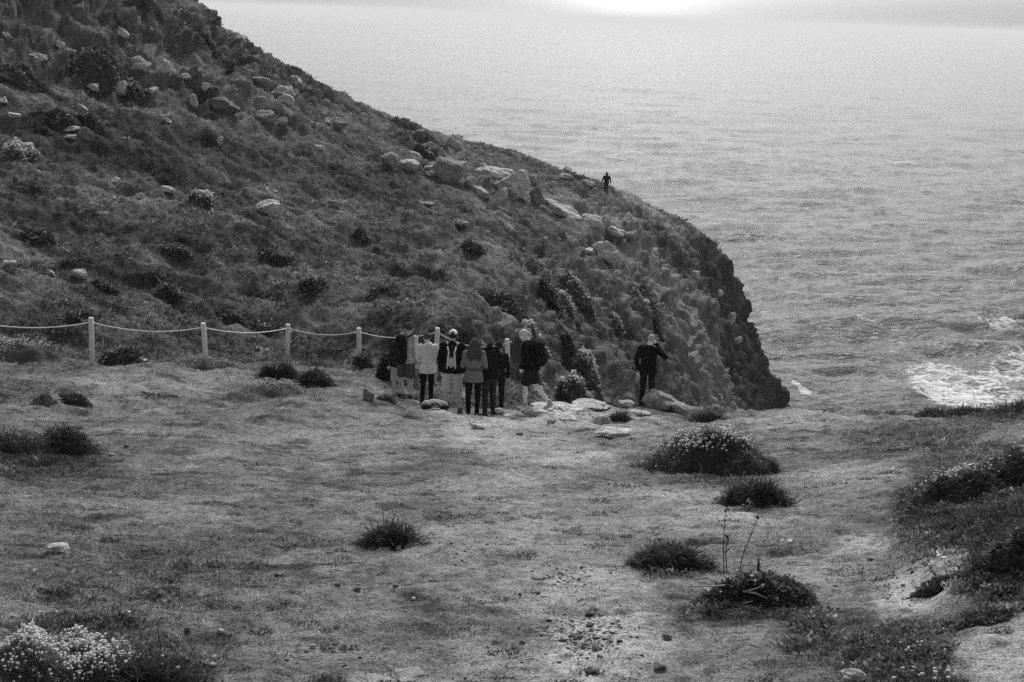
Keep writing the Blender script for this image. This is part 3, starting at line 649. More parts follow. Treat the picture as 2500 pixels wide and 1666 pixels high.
# clipped turf on the trodden ground
x, y, r = scatter(200000, 7.5, 36, -29, 29)
z0, h, sg, ss = fields(x, y); tone, veg, rm = cover(x, y)
k = (h < .5) & (sg < .3) & (rng.uniform(size=len(x)) < np.clip(1.25 - tone * 3.2 + .5 * fbm(x / .6, y / .6, 2, 210), .04, 1))
x, y, r, tone, veg = x[k], y[k], r[k], tone[k], veg[k]; z = HF(x, y); m = 3
sz = (.010 + .0009 * r) * rng.uniform(.5, 1.4, len(x)) * (1 + 1.3 * veg) * .8; tone = tone * 1.3; C = np.repeat(np.stack([x, y, z - .004], 1), m, 0); sz = np.repeat(sz, m); C[:, :2] += rng.normal(size=(len(C), 2)) * sz[:, None] * .6
V, F, T = blades(C, updir(len(C), .9, .55), sz, sz * .35, np.repeat(tone * rng.lognormal(-.03, .48, len(x)), m) * rng.uniform(.75, 1.3, len(C)))
x2, y2, r2 = scatter(650, 9, 33, -21, 21); _, h2, sg2, _ = fields(x2, y2); k2 = (h2 < .4) & (sg2 < 0); x2, y2, r2 = x2[k2], y2[k2], r2[k2]
mm = 60; rad2 = np.repeat(rng.lognormal(-3.1, .5, len(x2)) * (.6 + r2 / 30), mm); an2 = rng.uniform(0, 6.3, len(rad2)); rr2_ = rad2 * rng.uniform(0, 1, len(rad2)) ** .5
X2 = np.repeat(x2, mm) + np.cos(an2) * rr2_ * 1.5; Y2 = np.repeat(y2, mm) + np.sin(an2) * rr2_; C2 = np.stack([X2, Y2, HF(X2, Y2)], 1)
V2, F2, T2 = blades(C2, updir(len(C2), 1.0, .5), np.minimum(rad2 * .4, .04), np.minimum(rad2 * .12, .012), .075 * rng.lognormal(0, .4, len(C2)))
F = np.concatenate([F, F2 + len(V)]); V = np.concatenate([V, V2]); T = np.concatenate([T, T2])
tag(link('grass', mesh_np('grass', V, F, False, {'tone': T}), M_leaf), 'short trodden turf over the clifftop clearing', 'grass', kind='stuff')
print('stuff', round(time.time() - T0, 1))

x, y, r = scatter(120000, 7.5, 34, -29, 29)
z0, h, sg, ss = fields(x, y); tone, veg, rm = cover(x, y)
k = (h < .5) & (sg < .2) & (rng.uniform(size=len(x)) < sstep(.35, .9, veg + .3 * fbm(x / .5, y / .5, 2, 215)))
x, y, r, tone = x[k], y[k], r[k], tone[k] * 1.5; z = HF(x, y); m = 7; lump = .06 * np.clip(pn(x / .35, y / .35, 216) + .4, 0, 1.2)
C = np.repeat(np.stack([x, y, z + lump * rng.uniform(0, 1, len(x))], 1), m, 0); C[:, :2] += rng.normal(size=(len(C), 2)) * .03; L_ = rng.uniform(.02, .06, len(C))
V, F, T = blades(C, updir(len(C), 1.0, .5), L_, L_ * .5, np.repeat(tone * rng.lognormal(0, .45, len(x)), m) * rng.uniform(.7, 1.4, len(C)))
tag(link('ground_cover', mesh_np('ground_cover', V, F, False, {'tone': T}), M_leaf), 'dark creeping scrub over the banks of the clearing', 'ground cover', kind='stuff')
# loose gravel in the scraped hollow
x = []; 
for (px, py, wd, hh_, n) in [(1430,1560,300,150,420),(1400,1410,260,70,160),(1250,1025,500,40,160),(2200,1420,300,140,120),(1150,1350,300,100,80),(800,1600,900,100,120)]:
    s = patch(px, py, wd, hh_); q = rng.normal(size=(n, 2)) * .45; a = q[:, 0] * s[2]; b_ = q[:, 1] * s[3]
    x.append(np.stack([s[0][0] + a * s[1][1] + b_ * s[1][0], s[0][1] - a * s[1][0] + b_ * s[1][1]], 1))
x = np.concatenate(x); z = HF(x[:, 0], x[:, 1]); rad = np.exp(rng.normal(-4.75, .45, len(x))) ; V1, F1 = ICO1; n1 = len(V1)
VV = (V1[None] * (1 + .35 * rng.normal(size=(len(x), n1, 1)) * .5) * rad[:, None, None] * np.array([1.3, 1, .7]) + np.c_[x, z][:, None, :]).reshape(-1, 3)
tag(link('gravel', mesh_np('gravel', VV, (F1[None] + np.arange(len(x))[:, None, None] * n1).reshape(-1, 3), False, {'tone': np.repeat(rng.choice([.05, .1, .2, .34, .45], len(x)), n1)}), M_leaf), 'loose pale gravel in the scraped hollow and on the paths', 'gravel', kind='stuff')
print('rocks', round(time.time() - T0, 1))

# ------------------------------------------------------------------ tussocks, shrubs and flower mounds
def flower_heads(pts, rad, stems=True, zb=None):
    mb = MB(); V1, F1 = ICO1
    for p in pts:
        r_ = rad * rng.uniform(.75, 1.25); mb.add(V1 * [r_, r_, r_ * .75] + p, F1)
        if stems: mb.add(*tube([p - [rng.normal() * .01, rng.normal() * .01, r_ * 3.5], p], [.0015, .0015], 3))
    return mb.mesh('flowers')
def plant(x0, y0, x1, y1, label, name='tussock', cat='tussock', tone=.035, n=2600, bl=.16, bw=.010, flowers=0, fl_rad=.011, ftop=.55, D=None, leafy=False, group=None, spread=.55, hscale=1.0, depth=.6, lumps=3, fside=0.0):
    x0, x1 = x0 - (x1 - x0) * .08, x1 + (x1 - x0) * .08; cx = (x0 + x1) / 2; b = hit(cx, y1, detail=True)
    if D or b is None: d = ray(cx, y1); d /= math.hypot(d[0], d[1]); D = D or 140; b = np.array([d[0] * D, d[1] * D, 0.]); 
    D_ = dist(b); rx = (x1 - x0) * D_ / FPX / 2; ry = rx * depth; u = b[:2] / D_
    x, y = b[0] + u[0] * ry * .75, b[1] + u[1] * ry * .75; el = math.atan2(-float(HF(x, y)), D_)
    h = max((y1 - y0) * D_ / FPX - 1.0 * ry * math.sin(el), (y1 - y0) * D_ / FPX * .45) * hscale - bl * .35; h = max(h, .04)
    r_ = np.random.default_rng(int(x0 * 3 + y0)); az = math.atan2(u[0], u[1])
    tone = tone * 3.0
    L = [(r_.uniform(-.1, .1), 0, 1.0, 1.0)] + [(r_.uniform(-.55, .55), r_.uniform(-.4, .3), r_.uniform(.35, .6), r_.uniform(.5, 1.1)) for _ in range(lumps)]
    def surf(a, b2):                         # mound height over unit disc coordinates
        o = np.zeros(np.shape(a))
        for (lx, ly, lr, lh) in L:
            q = np.clip(1 - ((a - lx) ** 2 + (b2 - ly) ** 2) / lr ** 2, 0, 1); o = np.maximum(o, lh * q ** .6)
        th_ = np.arctan2(b2, a); ed = .98 + .20 * pn(np.cos(th_) * 1.8 + x0 * .01, np.sin(th_) * 1.8 + y0 * .01, 225) + .14 * pn(np.cos(th_) * 5 + x0, np.sin(th_) * 5, 226)
        o = o * np.clip((ed - np.hypot(a, b2)) / .35, 0, 1) ** .7
        return o * np.clip(1 + .35 * pn(a * 3.2 + x0, b2 * 3.2 + y0, 227), .5, 1.5)
    # core
    m_ = 26; rr_, tt_ = np.meshgrid(np.linspace(0, 1, m_), np.linspace(0, 2 * np.pi, 40, endpoint=False), indexing='ij'); a = rr_ * np.cos(tt_); b2 = rr_ * np.sin(tt_)
    def loc(a, b2): return a * rx, b2 * ry
    X_, Y_ = loc(a, b2); ca_, sa_ = math.cos(-az), math.sin(-az); WX = x + X_ * ca_ - Y_ * sa_; WY = y + X_ * sa_ + Y_ * ca_
    gz = HF(WX, WY); Zc = gz - .05 + surf(a, b2) * h * .92; Vc = np.stack([WX - x, WY - y, Zc], -1).reshape(-1, 3)
    Fc = ring_quads(m_, 40); Tc = np.full(len(Vc), tone * .8)
    # blades
    n = int(n * 1.7); q = r_.uniform(size=n) ** .55 * 1.08; t = r_.uniform(0, 2 * np.pi, n); a = q * np.cos(t); b2 = q * np.sin(t)
    if fside: a = a
    X_, Y_ = loc(a, b2); WX = x + X_ * ca_ - Y_ * sa_; WY = y + X_ * sa_ + Y_ * ca_; gz = HF(WX, WY); zz = gz - .02 + surf(a, b2) * h
    out = np.stack([(WX - x) / rx, (WY - y) / rx, np.full(n, .55)], -1); dd = out * [.6, .6, 1] + r_.normal(size=(n, 3)) * (spread + .15); dd[:, 2] = np.abs(dd[:, 2]); dd /= np.linalg.norm(dd, axis=1)[:, None]
    if leafy: dd = r_.normal(size=(n, 3)); dd[:, 2] = np.abs(dd[:, 2]) * .7; dd /= np.linalg.norm(dd, axis=1)[:, None]; zz = zz - r_.uniform(0, .35, n) * h
    ln = bl * .72 * r_.lognormal(-.15, .42, n) * np.clip(1.35 - .5 * q, .5, 1.2); Cb = np.stack([WX - x, WY - y, zz - .02], -1) 
    cl_ = np.clip(1 + .8 * pn(WX / (rx * .4), WY / (rx * .4), 231), .4, 1.8)
    V, F, T = blades(Cb, dd, ln, np.full(n, bw) * .8 * r_.uniform(.6, 1.5, n), tone * cl_ * r_.lognormal(-.1, .5, n) * np.where(r_.uniform(size=n) < .07, 2.6, 1), .12)
    Zb = float(HF(x, y)); V[:, 2] -= Zb; Vc[:, 2] -= Zb
    V = np.concatenate([Vc, V]); F = np.concatenate([Fc, F + len(Vc)]); T = np.concatenate([Tc, T])
    me = mesh_np('foliage', V, F, False, {'tone': T})
    if not flowers:
        o = link(name, me, M_leaf); o.location = (x, y, Zb); return tag(o, label, cat, group)
    root = empty(name, (x, y, Zb)); tag(root, label, cat, group); link('foliage', me, M_leaf, root)
    t = r_.uniform(0, 2 * np.pi, flowers * 3); q = r_.uniform(size=flowers * 3) ** .6; a = q * np.cos(t); b2 = q * np.sin(t); s = surf(a, b2)
    w_ = np.clip((s - ftop) * 6, 0, 1) * np.clip(.5 + pn(a * 2.6 + x, b2 * 2.6, 240) * .8 + pn(a * 9, b2 * 9, 241) * .4, .03, 1); k = r_.uniform(size=len(a)) < w_ + .02; a, b2 = a[k][:flowers], b2[k][:flowers]
    X_, Y_ = loc(a, b2); WX = x + X_ * ca_ - Y_ * sa_; WY = y + X_ * sa_ + Y_ * ca_; zz = HF(WX, WY) + surf(a, b2) * h + r_.uniform(.2, .9, len(a)) * bl * .7 + .02
    pts = np.stack([WX - x, WY - y, zz - Zb], -1)
    if len(pts) > 100: tag(link('flowers', flower_heads(pts, fl_rad), M_flower, root), kind='stuff')
    else:
        mf = flower_heads([V0_], fl_rad); mf.materials.append(M_flower)
        for p in pts: fo = link('flower', mf, None, root); fo.location = p; fo.scale = [r_.uniform(.75, 1.25)] * 3
    return root
V0_ = np.zeros(3)
TG = 'tussocks and shrubs on the turf'
plant(1572,1032,1860,1156,'large thrift mound with a crest of white flowers right of centre','flower_mound','flowering plant',.035,5200,.17,.011,620,.0185,.50,group=TG)
plant(1740,1085,1905,1160,'low dark skirt of shrub tailing right from the large thrift mound','shrub','shrub',.035,2200,.15,.014,14,.010,.3,group=TG, leafy=True)
plant(1762,1156,1925,1236,'dark tussock just below the large thrift mound','tussock','tussock',.030,2800,.17,.011,8,.009,.3,group=TG)
plant(1548,1312,1728,1392,'rounded dark tussock left of the twiggy shrub','tussock','tussock',.030,3800,.16,.009,group=TG)
pl_twig = plant(1690,1375,1990,1492,'twiggy leafy shrub with tall dead stems and bleached branches','twiggy_shrub','shrub',.045,9500,.075,.030,26,.011,.3,group=TG,spread=1.0,lumps=5, leafy=True)
plant(885,1268,1035,1344,'small dark tussock alone in the middle of the clearing','tussock','tussock',.028,3000,.14,.009,group=TG)
plant(-80,1470,385,1690,'big thrift mound thick with white flower heads in the bottom left corner','flower_mound','flowering plant',.06,9000,.12,.007,1150,.0100,.22,group=TG,hscale=.8,lumps=4)
plant(230,1570,470,1690,'dark grass tussock right of the bottom left flower mound','tussock','tussock',.025,5200,.20,.007,10,.011,.3,group=TG)
plant(100,1040,225,1112,'dark grass tussock at the left, larger of the pair','tussock','tussock',.026,2800,.20,.010,26,.010,.65,group=TG)
plant(-30,1050,120,1112,'dark grass tussock on the left edge under white flowers','tussock','tussock',.035,2600,.18,.010,40,.010,.6,group=TG)
plant(40,1104,170,1140,'low dark tussock in front of the pair at the left','tussock','tussock',.030,1600,.14,.010,group=TG)
plant(80,952,142,992,'small round bush with a pale top on the left bank','bush','bush',.10,1300,.10,.014,group=TG)
plant(142,960,218,990,'small round dark bush beside the pale-topped one','bush','bush',.022,1500,.10,.014,group=TG)
plant(330,958,440,976,'low dark strip of heather on the left bank','shrub','shrub',.03,900,.10,.012,group=TG)
plant(-60,820,150,884,'grassy hump with a white flower edge on the left under the fence','flower_mound','flowering plant',.055,2600,.14,.014,260,.018,.45,group=TG)
plant(440,868,600,900,'low mound with scattered white flowers below the second post','flower_mound','flowering plant',.05,1500,.12,.013,70,.016,.4,group=TG)
plant(600,930,752,968,'grassy hummock dotted with white flowers left of the path','flower_mound','flowering plant',.08,1800,.10,.012,110,.014,.5,group=TG)
plant(636,880,730,925,'dark bush below the third fence post','bush','bush',.022,1600,.16,.018,group=TG)
plant(728,905,820,944,'dark bush beside the path below the fourth fence post','bush','bush',.024,1500,.16,.018,group=TG)
plant(860,868,908,900,'dark round tuft at the foot of the fourth fence post','bush','bush',.03,900,.15,.018,group=TG)
plant(922,868,985,940,'dark rounded bush left of the group of walkers','bush','bush',.016,2200,.12,.02,group=TG,D=36)
plant(917,955,968,980,'dark tuft with pale flecks left of the walkers','tussock','tussock',.035,900,.12,.014,12,.012,.3,group=TG)
plant(1680,1000,1772,1040,'shaggy dark grass hummock on the rim right of the boulder','tussock','tussock',.05,2000,.20,.014,group=TG,D=31.6)
plant(1715,985,1775,1010,'turf knob with pale flowers behind the shaggy hummock','flower_mound','flowering plant',.06,1100,.12,.014,60,.016,.4,group=TG,D=33)
plant(1488,1004,1538,1028,'tiny dark tussock among the pale rim rocks','tussock','tussock',.03,900,.12,.012,group=TG)
plant(2205,1108,2440,1235,'dense dark scrub with a white-flowered lip on the right','shrub','shrub',.040,10000,.07,.018,200,.013,.72,group=TG,hscale=.7, leafy=True)
plant(2370,1058,2560,1180,'tall grassy thicket on the right edge','shrub','shrub',.045,9500,.085,.017,30,.012,.5,group=TG,hscale=.75, leafy=True)
plant(2400,1195,2600,1380,'dark leafy scrub on the right edge below the tall thicket','shrub','shrub',.040,11000,.07,.017,group=TG,hscale=.6, leafy=True)
plant(2225,1370,2360,1450,'dark scrub along the bank beside the right-hand path','shrub','shrub',.036,8000,.05,.014,group=TG,hscale=.55, leafy=True)
plant(2290,1440,2480,1530,'ragged dark scrub lowest on the right-hand bank','shrub','shrub',.038,8500,.05,.014,group=TG,hscale=.5, leafy=True)
plant(2120,1530,2330,1610,'low dark creeping shrub in the bottom right corner','shrub','shrub',.036,7500,.05,.013,12,.010,.2,group=TG,hscale=.6, leafy=True)
plant(2160,1600,2370,1680,'second creeping shrub cut by the bottom edge at the right','shrub','shrub',.036,7500,.05,.013,14,.011,.2,group=TG,hscale=.6, leafy=True)
plant(2230,1000,2330,1030,'dark low bush on the right-hand brink against the sea','bush','bush',.03,1400,.14,.016,group=TG,D=31)
plant(2310,994,2420,1034,'middle dark bush of the brink with twigs against the foam','bush','bush',.028,1700,.20,.016,group=TG,D=30.5)
plant(2410,998,2540,1042,'rightmost dark bush of the brink','bush','bush',.030,1900,.22,.016,group=TG,D=30)
plant(2090,996,2240,1016,'thin dark fringe of grass along the brink','tussock','tussock',.03,1500,.10,.010,group=TG,D=31.5)
plant(1940,992,2100,1006,'thin grass fringe at the left end of the brink','tussock','tussock',.045,1200,.08,.010,group=TG,D=32)
HG = 'bushes on the hillside'
for t in [
 (118,276,186,318,.014,0,'black bush over the flat pale slab at the left of the hill'), (186,282,240,312,.020,0,'dark bush right of the black bush at the left'),
 (0,150,118,210,.018,0,'dark thicket at the top left of the hill'), (195,140,305,215,.020,0,'dark gorse thicket left of the slanting slab'),
 (290,200,345,235,.028,40,'flowering gorse left of the flat table stone'), (470,78,530,110,.020,0,'dark bush high under the upper skyline'),
 (0,345,96,384,.07,160,'pale flowering heath on the left edge of the mid slope'), (460,460,530,505,.06,150,'pale feathery bush left of the big pale dome'),
 (1012,316,1086,352,.014,0,'dark bush on the skyline left of the ragged outcrop'), (1010,350,1062,385,.020,0,'dark bush under the ragged outcrop'),
 (940,284,1070,318,.022,0,'long dark bush along the middle skyline'), (1265,775,1345,838,.06,260,'white-blossomed bush on the slope behind the striding walker'),
 (1405,840,1470,915,.08,300,'tall blossoming bush on the gully side left of the phoning man'), (1352,888,1440,960,.06,160,'dark blossoming bush low on the gully side'),
 (1362,716,1396,744,.12,160,'small round white-flowered tuft above the gully'), (1490,770,1518,796,.10,90,'small pale tuft at the left of the earth face'),
 (1310,690,1372,726,.018,0,'dark hollow bush above the small white tuft'), (1190,722,1300,760,.016,0,'dark bramble strip behind the sixth post'),
 (1540,690,1620,738,.018,0,'dark heather over the notch at the top of the earth face'), (1370,690,1450,726,.07,90,'pale-topped heath hummock right of the dark hollow bush'),
 (225,674,285,712,.022,0,'dark bush above the first fence post'), (140,740,240,790,.020,0,'dark bush behind the first fence post'),
 (380,700,450,740,.022,0,'dark bush between the first two posts up the slope'), (520,735,610,790,.020,0,'dark bush right behind the second fence post'),
 (610,770,700,815,.020,0,'dark bush left of the third fence post'), (250,820,350,890,.024,0,'broad dark bush at the foot of the first fence post'),
 (730,680,800,720,.022,0,'dark bush on the slope above the fourth post'), (900,680,960,715,.03,0,'dark bush on the slope above the group'),
 (1370,820,1400,850,.02,0,'small dark bush on the gully side above the blossoming ones'), 

 (400,590,470,625,.02,0,'dark bush in the lower slope left of centre'), (640,610,720,650,.02,0,'dark bush in the lower slope below the big dome'), (1130,590,1180,620,.025,0,'dark bush below the low grey stone'),
 (860,560,920,600,.022,0,'dark bush in the centre of the hillside'), (60,560,140,600,.02,0,'dark bush in the lower slope on the left'),
]:
    D_ = dist(G((t[0] + t[2]) / 2, t[3])); s = D_ / 34
    plant(*t[:4], t[6], 'flowering_bush' if t[5] else 'bush', 'bush', t[4] * .6 + .030, 2400, .10 + .0016 * D_, .03 + .0011 * D_, t[5], .016 + .0004 * D_, .35, group=HG, spread=.9, depth=.8, hscale=.65, leafy=True)
# dead stems and branches of the twiggy shrub
def stalk(pts, r0, r1): return tube(pts, list(np.linspace(r0, r1, len(pts))), 5)
b = hit(1790, 1440, detail=True); D_ = dist(b); DF = dist(hit(1840, 1500, detail=True)) + .12 - D_; L0 = np.array(pl_twig.location)
def tp_(px, py, off=0.0): return P(px, py, D_ + off) - L0
for i, pts in enumerate([[(1768,1400),(1766,1340),(1768,1290),(1771,1248)], [(1775,1400),(1772,1350),(1776,1312)], [(1805,1400),(1815,1350),(1832,1310),(1851,1262)]]):
    mb = MB(); mb.add(*stalk([tp_(*p) for p in pts], .0055, .003)); e = tp_(*pts[-1]); mb.add(*ellip(e, (.009, .009, .018)))
    for (f, dx_, dy_) in ((.5, 12, -14), (.75, -9, -12), (.85, 8, -12)):
        q = pts[int(f * (len(pts) - 1))]; mb.add(*stalk([tp_(*q), tp_(q[0] + dx_, q[1] + dy_)], .003, .002))
    for kk in range(6): mb.add(*ellip(e + rng.normal(size=3) * [.015, .015, .02], (.006, .006, .012)))
    link('dead_stem', mb.mesh('dead_stem'), M_stem, pl_twig)
for pts in [[(1803,1430),(1805,1405),(1816,1378),(1842,1384)], [(1755,1425),(1726,1410),(1700,1413),(1682,1416)], [(1770,1430),(1730,1432),(1672,1432)], [(1815,1446),(1850,1436),(1862,1428)], [(1825,1446),(1848,1450),(1874,1462)], [(1712,1484),(1728,1464)], [(1812,1474),(1838,1468)]]:
    mb = MB(); mb.add(*stalk([tp_(p[0], p[1], DF) for p in pts], .0085, .005)); link('bleached_branch', mb.mesh('bleached_branch'), M_twig, pl_twig)
print('plants', round(time.time() - T0, 1))

# ------------------------------------------------------------------ rope fence
fence = empty('rope_fence', tuple(P(222, 888, 34))); tag(fence, 'rope strung between pale wooden posts across the foot of the hillside', 'fence'); FL = np.array(fence.location)
posts = [(-90, 770, 33.0, .03), (222, 777, 34.0, -.01), (496, 790, 34.6, .06), (703, 793, 40.5, -.04), (876, 802, 40.0, .02), (1068, 802, 36.5, -.05), (1238, 829, 36.6, .07)]
att = []
for i, (px, py, D, lean) in enumerate(posts):
    top = P(px, py, D); foot = top.copy(); foot[0] += lean; foot[2] = float(HF(top[0], top[1])) - .12; wd = .062 if D < 38 else .066
    ax = np.array([wd, .012, 0]); ay = np.array([-.012, wd, 0]); a4 = [(foot, ax, ay), (foot * .3 + top * .7 + [.006, 0, 0], ax, ay), (top, ax * .98, ay * .98)]
    mb = MB()
    ang = np.linspace(0, 2 * np.pi, 12, endpoint=False)
    mb.add(*loft([(c - FL, a_, b2) for c, a_, b2 in a4] + [(top - FL + [0, 0, .012], ax * .8, ay * .8)], 12))
    link('post', mb.mesh('post'), M_post, fence); att.append((top - [0, 0, .10], D))
sags = [.16, .16, .14, .15, .17, .24]
for i in range(len(att) - 1):
    a, b_ = att[i][0], att[i + 1][0]; t = np.linspace(0, 1, 22); pts = a[None] * (1 - t)[:, None] + b_[None] * t[:, None]; pts[:, 2] -= sags[i] * 4 * t * (1 - t)
    mb = MB(); mb.add(*tube(list(pts - FL), .0145, 7)); link('rope', mb.mesh('rope'), M_rope, fence)
mb = MB(); e = att[-1][0]; mb.add(*tube([e - FL, e - FL + [.07, 0, .01], e - FL + [.13, 0, .05]], .0145, 7))
for kz in (-.02, .0, .02): mb.add(*tube([e - FL + [math.cos(q) * .08, math.sin(q) * .08, kz] for q in np.linspace(0, 2 * np.pi, 13)], .013, 6))
link('rope', mb.mesh('rope'), M_rope, fence)

# ------------------------------------------------------------------ people
def cloth(name, v): return simple(name, v, .18, 14, .85, .35, .12)
MC = {}
def cm(v, kind='cloth'):
    k = (kind, v)
    if k not in MC: MC[k] = simple('%s_%s' % (kind, ('dark' if v < .05 else 'mid' if v < .2 else 'pale')), v, .12 if kind == 'skin' else .2, 12, .6 if kind == 'skin' else .9, .1 if kind == 'skin' else .3, .3 if kind == 'skin' else .1)
    return MC[k]
def fuse(mb, voxel, fold=0.0, seed=0, smooth=2, name='body'):
    """union of overlapping closed shapes into one continuous surface"""
    me = mb.mesh('tmp'); o = bpy.data.objects.new('tmp', me); COL.objects.link(o)
    md = o.modifiers.new('r', 'REMESH'); md.mode = 'VOXEL'; md.voxel_size = voxel; md.use_smooth_shade = True
    ms = o.modifiers.new('s', 'SMOOTH'); ms.factor = .5; ms.iterations = smooth
    dg = bpy.context.evaluated_depsgraph_get(); ev = o.evaluated_get(dg); res = bpy.data.meshes.new_from_object(ev); bpy.data.objects.remove(o); bpy.data.meshes.remove(me)
    res.name = name
    if fold:
        n = len(res.vertices); co = np.empty(n * 3, np.float32); res.vertices.foreach_get('co', co); co = co.reshape(-1, 3); nr = np.empty(n * 3, np.float32); res.vertices.foreach_get('normal', nr); nr = nr.reshape(-1, 3)
        f = pn(co[:, 0] * 6 + co[:, 1] * 4, co[:, 2] * 13 + co[:, 0] * 5, seed) + .6 * pn(co[:, 1] * 14 + co[:, 0] * 9, co[:, 2] * 22 + co[:, 0] * 8, seed + 3)
        co = co + nr * (f * fold)[:, None]; res.vertices.foreach_set('co', co.astype(np.float32).ravel()); res.update()
    return res
def V3(*a): return np.array(a, float)
def hand(mb, w, d, n, side, curl=.35):
    """palm, four unequal fingers with knuckle bends and a thumb off the side of the palm; w wrist, d pointing, n palm normal"""
    d = d / np.linalg.norm(d); n = n - d * n.dot(d); n /= np.linalg.norm(n); s = np.cross(d, n) * side
    R = np.stack([s, d, n], 1); mb.add(*ellip(w + d * .045, (.040, .055, .016), R))
    for i, (o, l) in enumerate(((-.028, .066), (-.010, .078), (.009, .074), (.027, .058))):
        k = w + d * .085 + s * o; c = curl
        a = k + (d * math.cos(c) + n * math.sin(c)) * l * .5; e = a + (d * math.cos(c * 2.4) + n * math.sin(c * 2.4)) * l * .5
        mb.add(*capsule(k, a, .0095, .0085, 8)); mb.add(*capsule(a, e, .0085, .0072, 8))
    t0 = w + d * .025 - s * .034; t1 = t0 + (d * .6 - s * .6 + n * .35) * .045; t2 = t1 + (d * .9 - s * .1 + n * .3) * .03
    mb.add(*capsule(t0, t1, .013, .011, 8)); mb.add(*capsule(t1, t2, .010, .009, 8))
def bearing(px, D): d = ray(px, 990); return math.atan2(d[0], d[1])
def person(px, py, label, D=None, hgt=1.75, face=0, lean=0.0, slean=0.0, yaw=0, nod=10, arms=None, legs=None, skin=.30, hair=None, top=None, bottom=None, shoes=.05, voxel=.0075, build=1.0, zoff=0.0, loc=None):
    g = hit(px, py, detail=True) if D is None else None
    if loc is not None: g = np.array(loc)
    elif g is None or D is not None:
        d = ray(px, py); d /= math.hypot(d[0], d[1]); g = np.array([d[0] * D, d[1] * D, float(HF(d[0] * D, d[1] * D))])
    k = hgt / 1.75 * 1.075; root = empty('person', (g[0], g[1], g[2] + zoff - .01), math.radians(face) - math.atan2(g[0], g[1])); tag(root, label, 'person', 'walkers on the clifftop'); root.scale = (k, k, k)
    arms = arms or {}; legs = legs or {}
    sh = {}; el = {}; wr = {}; hip = {}; kn = {}; an = {}
    Sp = lambda z: V3(slean * np.clip((z - .95) / .55, 0, 1.3), lean * np.clip((z - .95) / .55, 0, 1.3), 0)   # spine offset with height
    for s_, nme in ((-1, 'L'), (1, 'R')):
        sh[nme] = V3(s_ * .175 * build, -.01, 1.425) + Sp(1.43)
        e, w_ = arms.get(nme, (V3(s_ * .245, -.02, 1.14), V3(s_ * .235, .07, .90))); el[nme] = np.asarray(e, float) + Sp(1.2); wr[nme] = np.asarray(w_, float) + Sp(1.1)
        hip[nme] = V3(s_ * .09, 0, .93); kk, aa = legs.get(nme, (V3(s_ * .10, .015, .50), V3(s_ * .11, -.01, .085))); kn[nme] = np.asarray(kk, float); an[nme] = np.asarray(aa, float)
    # head frame
    y_, p_ = math.radians(yaw), math.radians(nod); f = V3(-math.sin(y_) * math.cos(p_), math.cos(y_) * math.cos(p_), -math.sin(p_)); r = V3(math.cos(y_), math.sin(y_), 0); u = np.cross(r, f)
    nk = V3(0, -.015, 1.475) + Sp(1.48); hc = nk + u * .155 + f * .02 + V3(0, .01, 0); R = np.stack([r, f, u], 1)
    mb = MB()
    mb.add(*ellip(hc + u * .015, (.074, .093, .100), R)); mb.add(*ellip(hc + f * .035 - u * .055, (.054, .056, .062), R)); mb.add(*ellip(hc + f * .045 - u * .01, (.058, .05, .07), R))
    mb.add(*capsule(hc + f * .086 + u * .012, hc + f * .112 - u * .022, .009, .014, 8))                         # nose
    mb.add(*ellip(hc + f * .086 + u * .03, (.05, .014, .010), R)); mb.add(*ellip(hc + f * .084 - u * .052, (.022, .014, .007), R)); mb.add(*ellip(hc + f * .082 - u * .066, (.019, .014, .007), R)); mb.add(*ellip(hc + f * .078 - u * .096, (.024, .02, .018), R))
    for s_ in (-1, 1): mb.add(*ellip(hc + r * s_ * .078 - f * .006 - u * .008, (.011, .022, .033), R)); mb.add(*ellip(hc + r * s_ * .04 + f * .058 - u * .025, (.022, .02, .02), R))
    mb.add(*capsule(nk - V3(0, 0, .04), hc - u * .06 - f * .02, .058 * build, .052 * build))
    B = build
    mb.add(*loft([(V3(0, 0, .86), V3(.15 * B, 0, 0), V3(0, .10, 0)), (V3(0, -.01, .95), V3(.165 * B, 0, 0), V3(0, .115, 0)), (V3(0, 0, 1.10) + Sp(1.1), V3(.135 * B, 0, 0), V3(0, .09, 0)), (V3(0, 0, 1.30) + Sp(1.3), V3(.16 * B, 0, 0), V3(0, .105, 0)), (V3(0, -.01, 1.43) + Sp(1.43), V3(.15 * B, 0, 0), V3(0, .07, 0)), (nk, V3(.055, 0, 0), V3(0, .055, 0))], 18))
    for q in 'LR':
        s_ = -1 if q == 'L' else 1
        mb.add(*capsule(sh[q], el[q], .052, .040)); mb.add(*capsule(el[q], wr[q], .040, .027)); dv = wr[q] - el[q]
        hand(mb, wr[q], dv, arms.get('n' + q, V3(-s_, .25, 0)), s_ if arms.get('flip') is None else -s_, arms.get('curl', .35))
        mb.add(*capsule(hip[q], kn[q], .082 * B, .056)); mb.add(*capsule(kn[q], an[q], .054, .038)); cf = (kn[q] * .68 + an[q] * .32) - V3(0, .018, 0); mb.add(*ellip(cf, (.047, .052, .11)))
        fd = legs.get('f' + q, V3(s_ * .12, 1, -.12)); fd = np.asarray(fd, float) / np.linalg.norm(fd); mb.add(*capsule(an[q] - fd * .03 - V3(0, 0, .045), an[q] + fd * .14 - V3(0, 0, .05), .036, .028))
    link('body', fuse(mb, voxel, name='body'), cm(skin, 'skin'), root)
    # eyes
    for s_ in (-1, 1):
        mb = MB(); mb.add(*ellip(hc + r * s_ * .031 + f * .083 + u * .008, (.011, .009, .006), R)); link('eye', mb.mesh('eye'), cm(.02, 'eye'), root)
